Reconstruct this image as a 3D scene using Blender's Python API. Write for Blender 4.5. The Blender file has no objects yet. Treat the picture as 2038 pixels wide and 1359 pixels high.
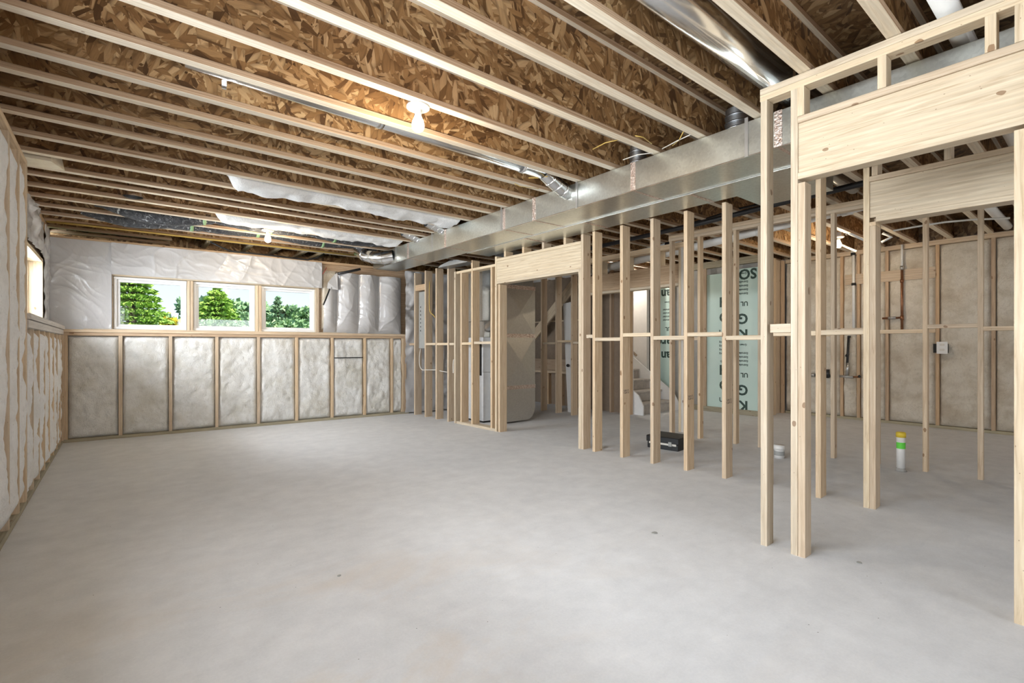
import bpy, math, random
from mathutils import Vector, Matrix, noise
random.seed(7)
scene = bpy.context.scene
COL = scene.collection
R = math.radians

# ------------------------------------------------------------------ camera
H = 1.22; F = 973.2; TH = R(38.79); V0 = 688.7
SN, CS = math.sin(TH), math.cos(TH)
cam_d = bpy.data.cameras.new('camera'); cam = bpy.data.objects.new('camera', cam_d); COL.objects.link(cam)
cam.location = (0, 0, H); cam.rotation_euler = (R(90), 0, -TH)
cam_d.sensor_width = 36; cam_d.lens = F / 2038 * 36; cam_d.shift_y = (V0 - 679.5) / 2038
cam_d.clip_start = 0.05; cam_d.clip_end = 300
scene.camera = cam
# ------------------------------------------------------------------ view, world, sun, daylight
vs = scene.view_settings
vs.view_transform = 'Standard'; vs.look = 'None'; vs.gamma = 1; vs.use_curve_mapping = False
vs.exposure = 0.86
w = bpy.data.worlds.new('sky'); scene.world = w; w.use_nodes = True
nt = w.node_tree; nt.nodes.clear()
wo = nt.nodes.new('ShaderNodeOutputWorld'); bg = nt.nodes.new('ShaderNodeBackground')
tc = nt.nodes.new('ShaderNodeTexCoord'); sx = nt.nodes.new('ShaderNodeSeparateXYZ'); cr = nt.nodes.new('ShaderNodeValToRGB')
nt.links.new(tc.outputs['Generated'], sx.inputs[0]); nt.links.new(sx.outputs['Z'], cr.inputs[0])
cr.color_ramp.elements[0].position = 0.0; cr.color_ramp.elements[0].color = (.80, .87, .93, 1)
cr.color_ramp.elements[1].position = 0.5; cr.color_ramp.elements[1].color = (.36, .56, .90, 1)
e = cr.color_ramp.elements.new(0.14); e.color = (.58, .74, .95, 1)
nt.links.new(cr.outputs[0], bg.inputs[0]); bg.inputs[1].default_value = 0.80
nt.links.new(bg.outputs[0], wo.inputs[0])

def lamp(name, kind, loc, rot, energy, color=(1, 1, 1), **kw):
    d = bpy.data.lights.new(name, kind); d.energy = energy; d.color = color
    for k, v in kw.items(): setattr(d, k, v)
    o = bpy.data.objects.new(name, d); COL.objects.link(o); o.location = loc; o.rotation_euler = rot
    return o
lamp('sun', 'SUN', (0, 0, 30), (R(42), 0, R(38)), 5.0, (1, .95, .86), angle=.01)
DAY = (.92, .96, 1.0)
# fill light at an unseen window added in the left wall beside the viewer
lamp('near_fill_light', 'AREA', (-.78, 1.55, 1.87), (0, R(-88), 0), 125, DAY, shape='RECTANGLE', size=.72, size_y=3.0)
# daylight at the opening of the left wall window
lamp('side_window_daylight', 'AREA', (-1.5, 6.65, 2.0), (0, R(-84), 0), 230, DAY, shape='RECTANGLE', size=1.1, size_y=2.6)
# fill light at a window added in the end wall behind the camera
lamp('rear_fill_light', 'AREA', (1.6, -4.78, 1.75), (R(84), 0, 0), 62, DAY, shape='RECTANGLE', size=2.6, size_y=1.0)
# fill light for the far right room, at an added unseen window
lamp('bath_fill_light', 'AREA', (8.0, -4.78, 1.75), (R(84), 0, 0), 34, (1, .96, .9), shape='RECTANGLE', size=2.0, size_y=1.0)

# ------------------------------------------------------------------ pixel helpers
def ray(u, v):
    r = (u - 1019) / F
    return Vector((SN + r * CS, CS - r * SN, (V0 - v) / F))
def onz(u, v, z):
    d = ray(u, v); t = (z - H) / d.z
    return Vector((0, 0, H)) + d * t
def onx(u, v, x):
    d = ray(u, v); return Vector((0, 0, H)) + d * (x / d.x)
def ony(u, v, y):
    d = ray(u, v); return Vector((0, 0, H)) + d * (y / d.y)

class Frame:
    """a wall's own axes: x along the wall, y its left normal"""
    def __init__(s, ox, oy, ang):
        s.o = Vector((ox, oy, 0)); s.a = ang
        s.e = Vector((math.cos(ang), math.sin(ang), 0)); s.n = Vector((-math.sin(ang), math.cos(ang), 0))
    def hit(s, u, v=700, y=0):
        d = ray(u, v); c = Vector((0, 0, H))
        t = ((s.o + s.n * y - c).dot(s.n)) / d.dot(s.n)
        p = c + d * t
        return (p - s.o).dot(s.e), p.z
    def x(s, u, y=0): return s.hit(u, 700, y)[0]
    def z(s, u, v, y=0): return s.hit(u, v, y)[1]

# ------------------------------------------------------------------ materials
MATS = {}
class NB:
    def __init__(s, name):
        m = bpy.data.materials.new(name); m.use_nodes = True; s.m = m; s.t = m.node_tree; s.t.nodes.clear()
        s.out = s.n('ShaderNodeOutputMaterial'); s.b = s.n('ShaderNodeBsdfPrincipled')
        s.l(s.b.outputs[0], s.out.inputs[0]); MATS[name] = m
    def n(s, k, **kw):
        x = s.t.nodes.new(k)
        for a, b in kw.items(): setattr(x, a, b)
        return x
    def l(s, a, b): s.t.links.new(a, b)
    def i(s, node, **kw):
        for k, v in kw.items():
            sock = node.inputs[k.replace('_', ' ')]
            if hasattr(v, 'links') or hasattr(v, 'is_output'): s.l(v, sock)
            else: sock.default_value = v
        return node
    def coord(s, scale=(1, 1, 1), rot=(0, 0, 0), loc=(0, 0, 0), rand=False):
        c = s.n('ShaderNodeTexCoord'); mp = s.n('ShaderNodeMapping')
        src = c.outputs['Object']
        if rand:
            oi = s.n('ShaderNodeObjectInfo'); mu = s.n('ShaderNodeVectorMath', operation='MULTIPLY_ADD')
            cb = s.n('ShaderNodeCombineXYZ')
            for k in range(3): s.l(oi.outputs['Random'], cb.inputs[k])
            s.l(cb.outputs[0], mu.inputs[0]); mu.inputs[1].default_value = (7.3, 11.1, 23.7); s.l(src, mu.inputs[2])
            src = mu.outputs[0]
        s.l(src, mp.inputs[0]); mp.inputs['Scale'].default_value = scale; mp.inputs['Rotation'].default_value = rot
        mp.inputs['Location'].default_value = loc
        return mp.outputs[0]
    def noise(s, vec, scale, detail=4, rough=.55, dist=0):
        t = s.n('ShaderNodeTexNoise'); s.l(vec, t.inputs['Vector'])
        s.i(t, Scale=scale, Detail=detail, Roughness=rough, Distortion=dist); return t
    def vor(s, vec, scale, feature='F1', rnd=1):
        t = s.n('ShaderNodeTexVoronoi', feature=feature); s.l(vec, t.inputs['Vector']); s.i(t, Scale=scale, Randomness=rnd); return t
    def ramp(s, fac, stops, interp='LINEAR'):
        r = s.n('ShaderNodeValToRGB'); s.l(fac, r.inputs[0]); cr = r.color_ramp; cr.interpolation = interp
        cr.elements[0].position, cr.elements[0].color = stops[0][0], (*stops[0][1], 1)
        cr.elements[1].position, cr.elements[1].color = stops[-1][0], (*stops[-1][1], 1)
        for p, c in stops[1:-1]: cr.elements.new(p).color = (*c, 1)
        return r.outputs[0]
    def mix(s, fac, a, b, mode='MIX'):
        x = s.n('ShaderNodeMix', data_type='RGBA', blend_type=mode)
        for k, v in ((0, fac), (6, a), (7, b)):
            if hasattr(v, 'is_output'): s.l(v, x.inputs[k])
            elif k == 0: x.inputs[0].default_value = v
            else: x.inputs[k].default_value = (*v, 1)
        return x.outputs[2]
    def math(s, op, a, b=0, clamp=False):
        x = s.n('ShaderNodeMath', operation=op, use_clamp=clamp)
        for k, v in ((0, a), (1, b)):
            if hasattr(v, 'is_output'): s.l(v, x.inputs[k])
            else: x.inputs[k].default_value = v
        return x.outputs[0]
    def col(s, c):
        if hasattr(c, 'is_output'): s.l(c, s.b.inputs['Base Color'])
        else: s.b.inputs['Base Color'].default_value = (*c, 1)
    def bump(s, h, strength=.3, dist=.01):
        b = s.n('ShaderNodeBump'); s.l(h, b.inputs['Height']); b.inputs['Strength'].default_value = strength
        b.inputs['Distance'].default_value = dist; s.l(b.outputs[0], s.b.inputs['Normal'])
    def rough(s, v): s.b.inputs['Roughness'].default_value = v

def plain(name, c, rough=.6, metal=0, noise_amt=.12):
    g = NB(name); v = g.coord(rand=True)
    n = g.noise(v, 14, 3)
    lo = tuple(x * (1 - noise_amt) for x in c)
    g.col(g.ramp(n.outputs[0], [(.3, lo), (.7, c)])); g.rough(rough); g.b.inputs['Metallic'].default_value = metal
    return g.m

def pine(name, light, mid, dark, knots=1.0, lvl=False):
    g = NB(name)
    v = g.coord((1, 1, .055), rand=True)
    n1 = g.noise(v, 55, 5, .6, 1.2); n2 = g.noise(v, 14, 3, .5, .8)
    v3 = g.coord((1, 1, .5), rand=True); n3 = g.noise(v3, 4, 2)
    c = g.ramp(n1.outputs[0], [(.28, dark), (.46, mid), (.66, light)])
    c = g.mix(g.math('MULTIPLY', g.math('SUBTRACT', n2.outputs[0], .42, True), 1.6, True), c, mid)
    # growth rings
    wv = g.n('ShaderNodeTexWave', wave_type='RINGS', rings_direction='Z'); g.l(g.coord((1, 1, .035), rand=True), wv.inputs['Vector'])
    g.i(wv, Scale=16, Distortion=5, Detail=2); wv.inputs['Detail Scale'].default_value = 1.4
    c = g.mix(g.math('MULTIPLY', wv.outputs['Fac'], .42), c, tuple(x * .74 for x in mid))
    # knots
    kv = g.coord((1, 1, .55), rand=True); kn = g.noise(kv, 18, 2)
    kd = g.n('ShaderNodeVectorMath', operation='MULTIPLY_ADD'); g.l(kn.outputs[1], kd.inputs[0]); kd.inputs[1].default_value = (.03, .03, .03); g.l(kv, kd.inputs[2])
    k = g.vor(kd.outputs[0], 7.5)
    c = g.mix(g.math('MULTIPLY', g.math('LESS_THAN', k.outputs['Distance'], .085 * knots), .75), c, (.20, .105, .05))
    k2 = g.vor(kv, 26)
    c = g.mix(g.math('MULTIPLY', g.math('LESS_THAN', k2.outputs['Distance'], .05 * knots), .7), c, (.17, .10, .06))
    # board to board variation
    oi = g.n('ShaderNodeObjectInfo')
    hs = g.n('ShaderNodeHueSaturation'); g.l(c, hs.inputs['Color'])
    g.l(g.math('ADD', g.math('MULTIPLY', oi.outputs['Random'], .20), .89), hs.inputs['Value'])
    g.l(g.math('ADD', g.math('MULTIPLY', oi.outputs['Random'], .25), .98), hs.inputs['Saturation'])
    fin = hs.outputs[0]
    if lvl:   # laminated veneer: striped browner edges, with the side faces' shade put into the colour
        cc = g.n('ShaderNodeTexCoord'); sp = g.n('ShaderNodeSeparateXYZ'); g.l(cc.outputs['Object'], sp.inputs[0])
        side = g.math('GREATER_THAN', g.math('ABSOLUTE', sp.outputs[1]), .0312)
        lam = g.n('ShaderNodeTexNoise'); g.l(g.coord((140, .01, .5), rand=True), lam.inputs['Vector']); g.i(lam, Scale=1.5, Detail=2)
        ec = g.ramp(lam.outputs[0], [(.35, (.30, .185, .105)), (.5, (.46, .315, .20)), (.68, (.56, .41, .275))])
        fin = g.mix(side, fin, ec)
    g.col(fin); g.rough(.62); g.bump(n1.outputs[0], .12, .004)
    return g.m

def osb(name, bright=1.0):
    g = NB(name)
    base = g.coord(rand=True)
    S = (.10, .048, .018); A = (.235, .122, .046); B = (.385, .22, .092); C = (.64, .44, .235)
    S, A, B, C = [tuple(x * bright for x in q) for q in (S, A, B, C)]
    def layer(seed, cell, along, across):
        mp = g.n('ShaderNodeMapping'); g.l(base, mp.inputs[0]); mp.inputs['Location'].default_value = (seed, seed * 1.7, seed * .6)
        wn = g.noise(mp.outputs[0], 16, 2); ad = g.n('ShaderNodeVectorMath', operation='MULTIPLY_ADD'); g.l(wn.outputs[1], ad.inputs[0]); ad.inputs[1].default_value = (.035, .035, .035); g.l(mp.outputs[0], ad.inputs[2])
        pv = g.vor(ad.outputs[0], cell); sp = g.n('ShaderNodeSeparateColor'); g.l(pv.outputs['Color'], sp.inputs[0])
        vr = g.n('ShaderNodeVectorRotate', rotation_type='Y_AXIS'); g.l(mp.outputs[0], vr.inputs['Vector']); g.l(g.math('MULTIPLY', sp.outputs[0], 3.14159), vr.inputs['Angle'])
        st = g.n('ShaderNodeMapping'); g.l(vr.outputs[0], st.inputs[0]); st.inputs['Scale'].default_value = (across, 12, along)
        t = g.vor(st.outputs[0], 1.0); s2 = g.n('ShaderNodeSeparateColor'); g.l(t.outputs['Color'], s2.inputs[0])
        c = g.ramp(s2.outputs[0], [(.0, S), (.18, A), (.60, B), (1, C)])
        gr = g.n('ShaderNodeMapping'); g.l(vr.outputs[0], gr.inputs[0]); gr.inputs['Scale'].default_value = (1, 1, .08)
        fn = g.noise(gr.outputs[0], 190, 3, .6)
        c = g.mix(.35, c, g.ramp(fn.outputs[0], [(.25, (.25, .25, .25)), (.75, (.75, .75, .75))]), 'OVERLAY')
        edge = g.math('MULTIPLY', g.math('SUBTRACT', t.outputs['Distance'], .50, True), 1.6, True)
        return g.mix(edge, c, S), s2.outputs[1], t
    c0, r0, t0 = layer(1.3, 6.5, 7, 34)
    for sd, ce, al, ac in ((5.1, 8.5, 6, 46), (9.7, 5.5, 8, 28)):
        c1, r1, t1 = layer(sd, ce, al, ac); c0 = g.mix(g.math('GREATER_THAN', r1, .52), c0, c1)
    big = g.noise(base, 1.8, 3)
    c0 = g.mix(.35, c0, g.ramp(big.outputs[0], [(.3, (.36, .36, .36)), (.7, (.62, .62, .62))]), 'OVERLAY')
    g.col(c0); g.rough(.55); g.bump(t0.outputs['Distance'], .25, .004)
    return g.m

pine('pine_stud', (.72, .60, .455), (.605, .475, .34), (.44, .32, .215))
pine('pine_pale', (.75, .655, .51), (.65, .54, .40), (.46, .355, .245))
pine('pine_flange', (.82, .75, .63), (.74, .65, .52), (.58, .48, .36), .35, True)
pine('pine_aged', (.62, .48, .34), (.52, .38, .26), (.37, .26, .17))
pine('treated_wood', (.46, .42, .31), (.38, .34, .245), (.27, .24, .17))
pine('weathered_white', (.72, .69, .64), (.62, .58, .53), (.46, .42, .38))
osb('osb_web'); osb('osb_floor', .55)

def concrete():
    g = NB('concrete')
    v = g.coord()
    a = g.noise(v, .8, 5, .6, .4); b = g.noise(v, 6, 6, .65); f = g.noise(v, 90, 3, .6)
    c = g.ramp(a.outputs[0], [(.3, (.62, .635, .655)), (.52, (.68, .695, .715)), (.72, (.725, .74, .755))])
    c = g.mix(.30, c, g.ramp(b.outputs[0], [(.3, (.48, .48, .485)), (.7, (.80, .80, .80))]))
    c = g.mix(.16, c, f.outputs[0], 'OVERLAY')
    # trowel sweeps
    tw = g.noise(g.coord((.5, 2.6, 1), (0, 0, R(25))), 3.2, 5, .6, 1.5)
    c = g.mix(g.math('MULTIPLY', g.math('SUBTRACT', tw.outputs[0], .52, True), .75, True), c, (.50, .505, .515))
    # tan dust stains
    sv = g.coord((.55, 1.0, 1), (0, 0, R(-32)), (3.1, 1.7, 0)); sn = g.noise(sv, 1.6, 6, .62, .6)
    cc = g.n('ShaderNodeTexCoord'); sp = g.n('ShaderNodeVectorMath', operation='DISTANCE'); g.l(cc.outputs['Object'], sp.inputs[0]); sp.inputs[1].default_value = (.75, 1.75, 0)
    near = g.math('SUBTRACT', 1.0, g.math('MULTIPLY', sp.outputs['Value'], .50), True)
    g2 = g.math('MULTIPLY', g.math('SUBTRACT', sn.outputs[0], .50, True), 6, True)
    c = g.mix(g.math('MULTIPLY', g.math('MULTIPLY', g2, near), .55, True), c, (.63, .54, .44))
    # specks
    k = g.vor(v, 9); c = g.mix(g.math('LESS_THAN', k.outputs['Distance'], .022), c, (.10, .09, .08))
    g.col(c); g.rough(.75); g.b.inputs['Specular IOR Level'].default_value = .25
    g.bump(g.math('ADD', g.math('MULTIPLY', b.outputs[0], .7), g.math('MULTIPLY', f.outputs[0], .3)), .18, .008)
concrete()

def batt_mat(name, hi, lo, stain):
    g = NB(name)
    v = g.coord((1, 1, 1), rand=True)
    n = g.noise(v, 5, 6, .62, .6); d = g.noise(g.coord((1.6, 1.6, 1), (0, R(25), 0), rand=True), 26, 5, .7, 1.0); f = g.noise(v, 170, 2, .7)
    s = g.noise(v, 2.3, 4, .6)
    c = g.ramp(n.outputs[0], [(.28, lo), (.55, hi)])
    c = g.mix(g.math('MULTIPLY', g.math('SUBTRACT', s.outputs[0], .50, True), 3.2, True), c, stain)
    c = g.mix(g.math('MULTIPLY', g.math('SUBTRACT', d.outputs[0], .54, True), 3.0, True), c, tuple(x * .72 for x in lo))
    k = g.vor(v, 46); k2 = g.noise(v, 3.4, 2)
    c = g.mix(g.math('MULTIPLY', g.math('MULTIPLY', g.math('LESS_THAN', k.outputs['Distance'], .12), g.math('GREATER_THAN', k2.outputs[0], .60)), .55), c, (.22, .19, .14))
    g.col(c); g.rough(.95); g.b.inputs['Specular IOR Level'].default_value = .1
    h = g.math('ADD', g.math('ADD', d.outputs[0], g.math('MULTIPLY', f.outputs[0], .30)), g.math('MULTIPLY', n.outputs[0], 1.2)); g.bump(h, .7, .02)
batt_mat('fiberglass', (.80, .80, .78), (.66, .65, .61), (.56, .53, .44))
batt_mat('fiberglass_tan', (.76, .70, .60), (.60, .53, .42), (.46, .37, .26))
batt_mat('fiberglass_white', (.93, .94, .95), (.83, .84, .85), (.80, .80, .78))

def plastic():
    g = NB('poly_sheet')
    v = g.coord((1, 1, 1)); a = g.noise(g.coord((1, 1, .55), (0, R(35), 0)), 4.5, 5, .6, 1.6); b = g.noise(v, 1.3, 3)
    g.col(g.ramp(b.outputs[0], [(.3, (.47, .47, .48)), (.7, (.57, .57, .58))])); g.rough(.26)
    g.b.inputs['Coat Weight'].default_value = .4; g.b.inputs['Coat Roughness'].default_value = .12
    g.bump(a.outputs[0], .18, .03)
plastic()
def galvanised(name, base, rough, spangle=.25):
    g = NB(name)
    v = g.coord(rand=True); k = g.vor(v, 60); n = g.noise(v, 3, 4); sp = g.n('ShaderNodeSeparateColor'); g.l(k.outputs['Color'], sp.inputs[0])
    c = g.mix(spangle, base, g.ramp(sp.outputs[0], [(0, tuple(x * .75 for x in base)), (1, tuple(min(1, x * 1.15) for x in base))]))
    g.col(c); g.b.inputs['Metallic'].default_value = 1
    g.l(g.math('ADD', g.math('MULTIPLY', n.outputs[0], .16), rough - .08), g.b.inputs['Roughness'])
    g.bump(n.outputs[0], .10, .02)
galvanised('galvanised', (.66, .69, .66), .34, .35)
galvanised('galvanised_round', (.80, .81, .82), .20, .1)
galvanised('galvanised_dull', (.60, .595, .57), .38)
galvanised('galvanised_dark', (.36, .38, .40), .4)
g = NB('foil_tape'); v = g.coord(rand=True); n = g.noise(v, 60, 4); g.col(g.ramp(n.outputs[0], [(.3, (.42, .28, .22)), (.65, (.85, .78, .74))])); g.b.inputs['Metallic'].default_value = .85; g.rough(.3); g.bump(n.outputs[0], .6, .01)
g = NB('foil_duct'); v = g.coord((1, 1, 1)); n = g.noise(v, 22, 4, .6, 1); g.col(g.ramp(n.outputs[0], [(.40, (.025, .028, .035)), (.60, (.06, .065, .075)), (.70, (.5, .53, .56))])); g.rough(.22); g.bump(n.outputs[0], .7, .03)
g = NB('foil_bright'); v = g.coord(rand=True); n = g.noise(v, 30, 3); g.col((.85, .86, .87)); g.b.inputs['Metallic'].default_value = 1; g.rough(.22); g.bump(n.outputs[0], .6, .02)
plain('pvc_white', (.82, .82, .80), .35, 0, .06); plain('vinyl_white', (.86, .87, .88), .4, 0, .03)
plain('black_pipe', (.02, .02, .022), .4); plain('cable_black', (.015, .015, .016), .5)
plain('cable_yellow', (.55, .38, .10), .5); plain('cable_white', (.72, .70, .64), .5)
plain('copper', (.33, .15, .075), .35, .7, .4); plain('solder', (.55, .55, .54), .35, .8)
plain('panel_grey', (.36, .37, .36), .45); plain('slot_black', (.01, .01, .01), .7)
plain('furnace_white', (.66, .68, .70), .45); plain('porcelain', (.85, .84, .80), .35)
plain('cap_yellow', (.85, .62, .05), .5); plain('tape_green', (.16, .80, .08), .5)
plain('black_plastic', (.025, .027, .03), .5, 0, .5); plain('drywall', (.70, .675, .64), .8, 0, .05)
plain('drywall_paper', (.27, .205, .15), .85, 0, .15); plain('carpet', (.50, .46, .42), .95, 0, .25)
plain('paint_white', (.80, .80, .79), .4, 0, .04); plain('foundation', (.42, .41, .39), .85)
plain('ink_green', (.035, .075, .06), .6, 0, .05); plain('ink_dark', (.05, .05, .055), .6, 0, .05)
plain('outdoor_grass', (.12, .22, .05), .9, 0, .4)
plain('rust_red', (.35, .06, .04), .6)
g = NB('foam_green'); v = g.coord(); n = g.noise(v, 1.2, 3); g.col(g.ramp(n.outputs[0], [(.3, (.56, .74, .68)), (.7, (.64, .80, .75))])); g.rough(.42)
g = NB('cream_foam'); v = g.coord(); n = g.noise(v, 12, 4); g.col(g.ramp(n.outputs[0], [(.3, (.70, .62, .47)), (.7, (.80, .74, .60))])); g.rough(.8)
g = NB('glass'); g.t.nodes.remove(g.b); tr = g.n('ShaderNodeBsdfTransparent'); gl = g.n('ShaderNodeBsdfGlossy'); gl.inputs['Roughness'].default_value = .02
fr = g.n('ShaderNodeFresnel'); fr.inputs[0].default_value = 1.45; mx = g.n('ShaderNodeMixShader'); g.l(g.math('MULTIPLY', fr.outputs[0], .6), mx.inputs[0]); g.l(tr.outputs[0], mx.inputs[1]); g.l(gl.outputs[0], mx.inputs[2]); g.l(mx.outputs[0], g.out.inputs[0])
g = NB('bulb_glow'); g.col((1, .95, .85)); g.b.inputs['Emission Color'].default_value = (1, .86, .62, 1); g.b.inputs['Emission Strength'].default_value = 7
def leaf(name, a, b, c):
    g = NB(name); oi = g.noise(g.coord(), 2.6, 3); g.col(g.ramp(oi.outputs[0], [(.32, a), (.5, b), (.68, c)])); g.rough(.7); g.b.inputs['Specular IOR Level'].default_value = .15
leaf('leaf_spruce', (.10, .20, .04), (.28, .46, .08), (.48, .64, .14))
leaf('leaf_dark', (.12, .22, .13), (.22, .36, .20), (.34, .48, .28))
leaf('leaf_light', (.16, .28, .14), (.29, .44, .22), (.42, .57, .30))
leaf('leaf_yellow', (.25, .22, .02), (.55, .45, .03), (.70, .56, .04))
plain('bark', (.10, .07, .05), .9, 0, .4)

# ------------------------------------------------------------------ mesh helpers
CACHE = {}
def link(name, me, mat=None, parent=None, loc=(0, 0, 0), rot=(0, 0, 0)):
    o = bpy.data.objects.new(name, me); COL.objects.link(o)
    o.location = loc; o.rotation_euler = rot; o.parent = parent
    if mat and me and not me.materials: me.materials.append(MATS[mat])
    return o
def mesh(name, verts, faces, smooth=False):
    me = bpy.data.meshes.new(name); me.from_pydata([tuple(v) for v in verts], [], faces); me.update()
    if smooth: me.polygons.foreach_set('use_smooth', [True] * len(me.polygons))
    return me
def board_mesh(a, b, L, mat, ch):
    key = (round(a, 4), round(b, 4), round(L, 4), mat, ch)
    if key in CACHE: return CACHE[key]
    x, y = a / 2, b / 2; c = min(ch, x * .4, y * .4)
    if c <= 0: pr = [(-x, -y), (x, -y), (x, y), (-x, y)]
    else: pr = [(-x + c, -y), (x - c, -y), (x, -y + c), (x, y - c), (x - c, y), (-x + c, y), (-x, y - c), (-x, -y + c)]
    n = len(pr); vs_ = [(p, q, -L / 2) for p, q in pr] + [(p, q, L / 2) for p, q in pr]
    fs = [(i, (i + 1) % n, n + (i + 1) % n, n + i) for i in range(n)] + [tuple(range(n))[::-1], tuple(range(n, 2 * n))]
    me = mesh('board', vs_, fs); me.materials.append(MATS[mat]); CACHE[key] = me
    return me
def box(name, x0, x1, y0, y1, z0, z1, mat, parent=None, ch=.002):
    """a squared board; its grain follows the longest side"""
    dx, dy, dz = abs(x1 - x0), abs(y1 - y0), abs(z1 - z0)
    c = ((x0 + x1) / 2, (y0 + y1) / 2, (z0 + z1) / 2)
    if dz >= dx and dz >= dy: return link(name, board_mesh(dx, dy, dz, mat, ch), None, parent, c)
    if dx >= dy: return link(name, board_mesh(dz, dy, dx, mat, ch), None, parent, c, (0, R(90), 0))
    return link(name, board_mesh(dx, dz, dy, mat, ch), None, parent, c, (R(-90), 0, 0))
def bar(name, p0, p1, a, b, mat, parent=None, up=(0, 0, 1)):
    """a board between two points; b is its size across 'up'"""
    p0, p1 = Vector(p0), Vector(p1); z = (p1 - p0); L = z.length; z.normalize()
    y = (Vector(up) - z * Vector(up).dot(z)).normalized(); x = y.cross(z)
    M = Matrix((x, y, z)).transposed()
    return link(name, board_mesh(a, b, L, mat, .002), None, parent, (p0 + p1) / 2, M.to_euler())
def tube_data(pts, r, seg=12, cap=True):
    pts = [Vector(p) for p in pts]; n = len(pts); rr = r if isinstance(r, (list, tuple)) else [r] * n
    vs_, fs = [], []; prev = None
    for i, p in enumerate(pts):
        t = (pts[min(i + 1, n - 1)] - pts[max(i - 1, 0)]).normalized()
        if prev is None:
            a = Vector((0, 0, 1)) if abs(t.z) < .9 else Vector((1, 0, 0)); u = (a - t * a.dot(t)).normalized()
        else: u = (prev - t * prev.dot(t)).normalized()
        prev = u; v = t.cross(u)
        for k in range(seg):
            an = 2 * math.pi * k / seg; vs_.append(p + (u * math.cos(an) + v * math.sin(an)) * rr[i])
    for i in range(n - 1):
        for k in range(seg):
            a = i * seg + k; b = i * seg + (k + 1) % seg; fs.append((a, b, b + seg, a + seg))
    if cap: fs += [tuple(range(seg))[::-1], tuple(range((n - 1) * seg, n * seg))]
    return vs_, fs
def tube(name, pts, r, mat, parent=None, seg=12, cap=True, origin=None):
    vs_, fs = tube_data(pts, r, seg, cap)
    o = Vector(origin) if origin is not None else Vector((0, 0, 0))
    if origin is None and parent is None:
        o = Vector(pts[0])
    me = mesh(name, [Vector(v) - o for v in vs_], fs, True)
    return link(name, me, mat, parent, o)
def curve(p0, p1, p2, p3, n=12):
    p = [Vector(q) for q in (p0, p1, p2, p3)]; out = []
    for i in range(n + 1):
        t = i / n; s = 1 - t; out.append(p[0] * s ** 3 + p[1] * 3 * s * s * t + p[2] * 3 * s * t * t + p[3] * t ** 3)
    return out
def prism(name, poly, axis, a0, a1, mat, parent=None, loc=(0, 0, 0)):
    """extrude a 2D outline along x, y or z"""
    def P(p, a): return {'x': (a, p[0], p[1]), 'y': (p[0], a, p[1]), 'z': (p[0], p[1], a)}[axis]
    n = len(poly); vs_ = [P(p, a0) for p in poly] + [P(p, a1) for p in poly]
    fs = [(i, (i + 1) % n, n + (i + 1) % n, n + i) for i in range(n)] + [tuple(range(n))[::-1], tuple(range(n, 2 * n))]
    return link(name, mesh(name, vs_, fs), mat, parent, loc)
def empty(name, loc=(0, 0, 0), rz=0):
    o = bpy.data.objects.new(name, None); COL.objects.link(o); o.location = loc; o.rotation_euler = (0, 0, rz); o.empty_display_size = .1
    return o
def tag(o, label, cat, group=None):
    o['label'] = label; o['category'] = cat
    if group: o['group'] = group
    return o
def struct(o, label=None):
    o['kind'] = 'structure'
    if label: o['label'] = label
    return o
def wall(name, fr, label):
    return struct(empty(name, fr.o, fr.a), label)
def batt(name, x0, x1, z0, z1, y, sgn, parent, mat='fiberglass', bulge=.03, rough=.02, seed=0, nx=22, nz=60, back=.03, vx=1, vz=1):
    """a fibrous batt filling a bay: x along the wall, y its face, sgn the side that faces the room"""
    vs_, fs = [], []; rnd = random.Random(seed); ox, oz = rnd.uniform(0, 50), rnd.uniform(0, 50)
    for j in range(nz + 1):
        for i in range(nx + 1):
            s, t = i / nx, j / nz
            x = x0 + (x1 - x0) * s; z = z0 + (z1 - z0) * t
            ed = .5 + .9 * noise.noise((t * (z1 - z0) * 5 + ox, (0 if s < .5 else 9), oz))
            pil = min(1, min(s, 1 - s) * (10 + 8 * ed)) ** .5 * min(1, min(t, 1 - t) * 24) ** .5
            q = noise.fractal((x * 3.0 * vx + ox, z * 2.6 * vz + oz, 0), .9, 2, 4)
            q2 = noise.noise((x * 19 * vx + ox, z * 15 * vz + oz, 3)); q3 = 1 - abs(noise.noise((x * 7 * vx + z * 3 + ox, z * 5 * vz, oz)))
            h = bulge * pil + rough * .75 * q * pil + rough * .28 * q2 * pil - rough * .35 * q3 ** 8 * pil - back * (1 - pil)
            vs_.append((x, y + sgn * h, z))
    for j in range(nz):
        for i in range(nx):
            a = j * (nx + 1) + i; f = (a, a + 1, a + nx + 2, a + nx + 1); fs.append(f if sgn < 0 else f[::-1])
    me = mesh(name, vs_, fs, True)
    return link(name, me, mat, parent)

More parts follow.
